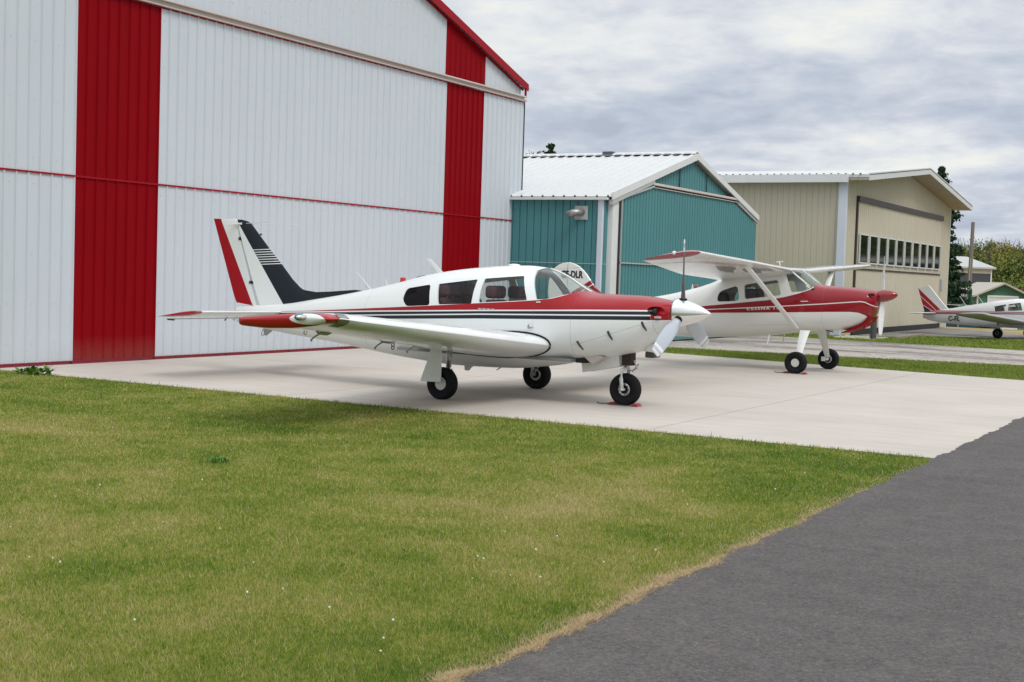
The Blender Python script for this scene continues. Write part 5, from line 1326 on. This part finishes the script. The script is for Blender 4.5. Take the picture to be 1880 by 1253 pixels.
    g = G(); g.tube([(1.9, 0, .62), (1.9, .06, .2)], .04, 10); g.build('nose_strut', AIR_GREY, t, True); wheel(t, (1.9, 0, .20), .2, .13, .4, 'bolt')
    g = G(); g.lathe([(2.25, .17), (2.4, .13), (2.52, .01)], (0, 0, 1.06), 'x', 20); g.build('spinner', AIR_WHITE, t, 'auto')
    for a in (R(70), R(250)): blade(t, (2.3, 0, 1.06), a, .93, .08, .15, [AIR_GREY, TRIM_WHITE, AIR_GREY])
    for xa, za, xb, zb in ((-2.53, 1.72, -2.2, 1.30), (-1.79, 1.88, -1.43, 1.45)): g = G(); g.tube([(xa, 0, za), (xb, 0, zb)], .010, 6); g.build('whip_antenna', TRIM_WHITE, t)
    text_mesh('registration_mark', 'C-FL', .32, BLACKINK, t, Matrix.Translation((-2.86, -.34, .62)) @ Matrix.Rotation(R(-4.5), 4, 'Z'), .012, .004, .9)
    g = G(); g.tube([(1.45, -.35, .2), (1.0, -.9, .12)], .03, 8); g.build('tow_bar', DARKMETAL, t)
    return t
cherokee()

# ------------------------------------------------------------------ trees, sheds and the far background
def cam_ab(x, y):
    c, s = math.cos(.516644), math.sin(.516644); return x*c-y*s, x*s+y*c
def leaf_material(name, cols, rough=.7):
    def b(t, p):
        g = t.new('ShaderNodeNewGeometry'); n = t.noise(g.outputs['Position'], .9, 4, .6)
        w = t.new('ShaderNodeTexWhiteNoise'); w.noise_dimensions = '3D'
        q = t.new('ShaderNodeVectorMath', operation='SNAP'); t.put(q.inputs[0], g.outputs['Position']); q.inputs[1].default_value = (.25, .25, .25); t.put(w.inputs[0], q.outputs[0])
        f = t.m('MULTIPLY_ADD', w.outputs[0], .45, t.m('MULTIPLY', n, .65))
        t.l.new(t.ramp(f, [(.2+.6*i/(len(cols)-1), c) for i, c in enumerate(cols)]), p.inputs['Base Color'])
    return material(name, b, rough, spec=.15)
def tri_cloud(name, C, S, mat, seed, parent=None, up=.3):
    r = np.random.default_rng(seed); n = len(C)
    a = r.normal(size=(n, 3)); a /= np.linalg.norm(a, axis=1)[:, None]; b = r.normal(size=(n, 3)); b -= a*(a*b).sum(1)[:, None]; b /= np.linalg.norm(b, axis=1)[:, None]
    V = np.stack([C-a*S[:, None]*.5-b*S[:, None]*.3, C+a*S[:, None]*.5-b*S[:, None]*.3, C+b*S[:, None]*.6], 1).reshape(-1, 3)
    me = bpy.data.meshes.new(name); me.vertices.add(3*n); me.loops.add(3*n); me.polygons.add(n)
    me.vertices.foreach_set('co', V.ravel().astype(np.float32)); me.loops.foreach_set('vertex_index', np.arange(3*n, dtype=np.int32)); me.polygons.foreach_set('loop_start', np.arange(0, 3*n, 3, dtype=np.int32))
    me.update(); me.materials.append(mat); o = bpy.data.objects.new(name, me); return link(o, parent)
BARK = material('bark', (.075, .06, .05), .9)
SPRUCE = leaf_material('spruce_needles', [(.010, .026, .014), (.022, .052, .024), (.050, .090, .045)])
def olive(t, p):
    g = t.new('ShaderNodeNewGeometry').outputs['Position']; big = t.noise(g, .13, 3, .5); w = t.new('ShaderNodeTexWhiteNoise'); w.noise_dimensions = '3D'
    q = t.new('ShaderNodeVectorMath', operation='SNAP'); t.put(q.inputs[0], g); q.inputs[1].default_value = (.3, .3, .3); t.put(w.inputs[0], q.outputs[0])
    f = t.m('MULTIPLY_ADD', w.outputs[0], .16, t.m('MULTIPLY_ADD', big, 1.5, -.42))
    t.l.new(t.ramp(f, [(.22, (.085, .13, .035)), (.42, (.16, .19, .045)), (.58, (.25, .23, .055)), (.72, (.30, .22, .07)), (.86, (.33, .17, .06))]), p.inputs['Base Color'])
OLIVE = material('autumn_leaves', olive, .75, spec=.1)
def spruce(x, y, h, rad, z0, label, seed, n_lv=30):
    t = thing('spruce_tree', label, 'tree', (x, y, z0)); r = random.Random(seed); C = []; S = []
    g = G(); g.tube([(0, 0, 0), (0, 0, h*.5), (0, 0, h*.98)], [h*.018, h*.012, .012], 8); g.build('trunk', BARK, t)
    for i in range(n_lv):
        f = i/(n_lv-1); z = h*(.06+.93*f)+(r.uniform(-.1, .1) if i < n_lv-3 else 0); L0 = rad*(1-f)**.62*(.7+.5*r.random()); nb = int(9+6*(1-f))
        for k in range(nb):
            a = 2*math.pi*(k+r.random()*.8)/nb; L = L0*r.uniform(.6, 1.15)+.05
            m = int(14+75*L)
            for j in range(m):
                u = (j+r.random())/m; s = u*L; dz = -.30*s + .16*s*u; sp = .12+.16*(1-u)*L
                C.append((math.cos(a)*s+r.gauss(0, sp*.5), math.sin(a)*s+r.gauss(0, sp*.5), z+dz-abs(r.gauss(0, .13))*(1-.4*u)+r.gauss(0, .03))); S.append(r.uniform(.09, .22)*(h/8))
    tri_cloud('crown', np.array(C), np.array(S), SPRUCE, seed, t); return t
sx, sy = cam_ab(21.4, 68); spruce(sx, sy, 8.7, 1.75, -.9, 'tall dark spruce standing behind the right end of the beige hangar', 3)
sx, sy = cam_ab(1.75, 72); spruce(sx, sy, 9.6, 1.5, -.9, 'small pointed treetop showing just above the teal hangar roof', 5, 24)
def leafy(x, y, h, rad, z0, name, label, mat, seed, n=2600, size=.16, cat='tree', loose=.0):
    t = thing(name, label, cat, (x, y, z0)); r = np.random.default_rng(seed); g = G(); rr = random.Random(seed)
    g.tube([(0, 0, 0), (.05, 0, h*.5), (0, .05, h*.8)], [h*.03, h*.02, h*.008], 8)
    for k in range(7):
        a = rr.uniform(0, 6.3); z = h*rr.uniform(.3, .6); g.tube([(0, 0, z), (math.cos(a)*rad*.5, math.sin(a)*rad*.5, z+h*.2), (math.cos(a)*rad*.75, math.sin(a)*rad*.75, z+h*.36)], [h*.012, h*.007, h*.003], 6)
    g.build('trunk', BARK, t); cl = []
    for k in range(26):
        d = r.normal(size=3); d /= np.linalg.norm(d); q = r.random()**.4
        cl.append((d[0]*rad*q, d[1]*rad*q, h*.60+d[2]*h*.38*q, rad*r.uniform(.18, .42)))
    C = []; 
    for c in cl: m = int(n/26); C.append(r.normal(size=(m, 3))*c[3]*np.array([.55, .55, .45])+np.array(c[:3]))
    C = np.concatenate(C); tri_cloud('crown', C, r.uniform(.6, 1.3, len(C))*size, mat, seed+1, t); return t
sx, sy = cam_ab(.98, 75); leafy(sx, sy, 9.75, 1.2, -.9, 'leafy_tree', 'thin dark leafy treetop left of the pointed one above the teal roof', SPRUCE, 12, 900, .16)
sx, sy = cam_ab(24.1, 70); leafy(sx, sy, 1.9, .6, -.9, 'shrub', 'yellow-green shrub beside the utility pole left of the green shed', leaf_material('shrub_leaves', [(.05, .07, .012), (.13, .13, .02), (.20, .16, .03)]), 15, 1500, .09, 'shrub')
sx, sy = cam_ab(22.6, 64); leafy(sx, sy, 1.5, .55, -.7, 'shrub', 'low blue-green shrub beyond the tail of the aeroplane at the right edge', leaf_material('blue_leaves', [(.01, .04, .05), (.03, .09, .10), (.10, .18, .19)]), 16, 1500, .08, 'shrub')

def treeline():
    r = np.random.default_rng(31); C = []; S = []; g = G()
    def tree(xx, yy, h, rad, m, sz):
        x, y = cam_ab(xx, yy); g.tube([(x, y, -1.2), (x, y, h*.6)], [.14, .05], 5)
        for b in range(9):
            a = r.uniform(0, 6.3); g.tube([(x, y, h*.4), (x+math.cos(a)*rad*.6, y+math.sin(a)*rad*.6, h*r.uniform(.85, 1.1))], [.05, .012], 4)
        for c in range(26):
            d = r.normal(size=3); d /= np.linalg.norm(d); q = r.random()**.45
            c0 = np.array([x+d[0]*rad*q, y+d[1]*rad*q, h*.50+d[2]*h*.47*q]); C.append(r.normal(size=(m, 3))*rad*.2+c0); S.append(r.uniform(.7, 1.3, m)*sz)
    for row, (yy, n_) in enumerate(((120, 24), (133, 26), (147, 26), (162, 24))):
        for k in range(n_):        # the part the picture shows
            xx = yy*(.315+.135*(k+r.random())/n_); tree(xx, yy+r.uniform(-5, 5), (r.uniform(4.7, 6.6))*yy/138, r.uniform(1.3, 2.3), 170, .18)
    for k in range(70):            # the wood goes on to the right of the picture
        yy = r.uniform(120, 165); tree(yy*r.uniform(.46, 1.15), yy, r.uniform(9, 12), r.uniform(2.6, 4), 70, .7)
    for k in range(110):
        yy = r.uniform(98, 112); x, y = cam_ab(yy*r.uniform(.31, .50), yy); h = r.uniform(1.6, 3.4)
        for c in range(9): C.append(r.normal(size=(60, 3))*.42+np.array([x+r.normal()*.8, y+r.normal()*.8, -1+h*r.random()])); S.append(r.uniform(.12, .26, 60))
    C = np.concatenate(C); S = np.concatenate(S); o = tri_cloud('treeline', C, S, OLIVE, 8)
    o.data.materials.append(BARK); tag(o, 'olive and ochre woodland filling the far right horizon', 'woodland', kind='stuff')
    tr = g.build('branches', BARK, o); tr['kind'] = 'stuff'
treeline()

def green_shed():
    x, y = cam_ab(27.36, 75); t = thing('shed', 'small green gabled shed with a white roller door', 'shed', (x, y, -.95), R(29.6))
    wallm = material('green_siding', (.055, .16, .10), .7)
    g = G(); ez, rz = 2.30, 2.94; hw = 1.42
    g.prism([(-hw, 0), (-hw, ez), (0, rz-.02), (hw, ez), (hw, 0)], 0, 4, 'y'); g.build('wall', wallm, t)
    g = G()
    for s in (-1, 1): g.prism([(0, rz), (s*1.70, ez-.12), (s*1.70, ez-.02), (0, rz+.10)], -.3, 4.3, 'y')
    g.build('roof', material('shed_roof_tan', (.42, .38, .33), .6), t)
    g = G(); g.box(-.78, .80, -.03, .0, 0, 2.22); d = g.build('roller_door', TRIM_WHITE, t)
    g = G(); z = .25
    while z < 2.2: g.box(-.76, .78, -.036, -.029, z, z+.012); z += .27
    d2_ = g.build('door_slat_line', TRIM_GREY, d); d2_['kind'] = 'stuff'
    g = G(); g.box(-.86, -.78, -.06, .0, 0, 2.30); g.box(.80, .88, -.06, 0, 0, 2.30); g.box(-.86, .88, -.062, 0, 2.22, 2.305); g.build('door_frame', AIR_WHITE, t)
    g = G(); g.box(-hw-.02, -hw+.06, -.02, .02, 0, ez); g.build('corner_trim', TRIM_WHITE, t)
green_shed()
def unseen_building():  # unseen building, added so its fascia reflects as a pale band in the panes
    t = thing('unseen_building', 'long low building with a pale fascia, added out of frame for its reflection in the beige hangar windows', 'building', (4, 119, -1.1))
    g = G(); g.box(-9, 9, 0, 8, 0, 4.85); g.build('wall', material('unseen_building_wall', (.02, .05, .055), .7), t)
    g = G(); g.box(-9.2, 9.2, -.1, 0, 4.85, 5.2); g.build('fascia', AIR_WHITE, t)
    g = G(); g.prism([(-.1, 5.2), (8.1, 5.2), (4, 5.5)], -9.2, 9.2, 'x'); g.build('roof', BROWN, t)
unseen_building()
def barn():
    x, y = cam_ab(33.75, 95); t = thing('barn', 'dark grey barn with pale roof and narrow white windows behind the pole', 'barn', (x, y, -1.1), R(29.6+14))
    g = G(); g.box(-8, 0, 0, 7, 0, 3.9); g.build('wall', material('barn_grey', (.055, .06, .075), .7), t)
    g = G(); g.box(-8, .02, -.03, 0, 3.88, 4.2); g.build('eave_band', BEIGE, t)
    g = G(); g.prism([(-.25, 4.2), (3.5, 5.0), (7.2, 4.2), (7.2, 4.3), (3.5, 5.12), (-.25, 4.32)], -8.3, .25, 'x'); g.build('roof', TRIM_GREY, t)
    for wx in (-.75, -1.30, -1.95): g = G(); g.box(wx-.055, wx+.055, -.05, -.0, 2.2, 3.2); g.build('window', TRIM_WHITE, t)
    g = G(); g.box(-.05, .05, -.05, .05, 0, 4.2); g.build('corner_post', TRIM_WHITE, t)
barn()
x_, y_ = cam_ab(24.42, 72); t_ = thing('utility_pole', 'weathered wooden utility pole between the spruce and the green shed', 'pole', (x_, y_, -1.0))
G().tube([(0, 0, 0), (.03, 0, 3), (.06, 0, 6.25)], [.12, .11, .095], 12).build('pole', material('grey_wood', (.20, .17, .15), .85), t_, 'auto')
g = G(); g.tube([(.0, -.14, 1.9), (.05, -.13, 4.3)], .02, 6); g.build('conduit', TRIM_GREY, t_)
x_, y_ = cam_ab(24.0, 70.5); tag(bevel(G().box(x_-.09, x_+.09, y_-.09, y_+.09, -1.0, 1.55).build('marker_post', material('post_green', (.012, .085, .065), .6), None), .01), 'dark green square post in front of the wooden utility pole', 'post')
def fence():
    x, y = cam_ab(20.9, 66); t = thing('fence', 'low dark fence with a pale top rail behind the beige hangar', 'fence', (x, y, -.85), R(29.6))
    g = G(); g.tube([(0, 0, 1.72), (3.2, 0, 1.70)], .015, 6); g.build('rail', TRIM_GREY, t)
    for k in range(4): g = G(); g.tube([(k*1.05, 0, 0), (k*1.05, 0, 1.75)], .02, 6); g.build('post', TRIM_GREY, t)
    g = G(); g.box(0, 3.2, .01, .02, .2, 1.45); g.build('panel', material('fence_blue', (.012, .045, .06), .7), t)
fence()

# ------------------------------------------------------------------ loose pieces become parts of their own
for o in list(bpy.data.objects):
    if o.type == 'MESH' and o.parent is not None and not o.get('kind') and o.name.split('.')[0] in ('panel_joint', 'rake_soffit', 'static_wick', 'ridge_vent_slot', 'roof_rib_end', 'rudder_hinge', 'corner_trim', 'trim_tab', 'wedge', 'tail_light', 'door_latch', 'fascia_line', 'rail_gap', 'torque_link', 'fence_panel', 'soffit', 'control_yoke', 'headrest_post', 'strut', 'roof', 'roof_antenna', 'rope', 'downspout', 'registration_mark'):
        split_parts(o)
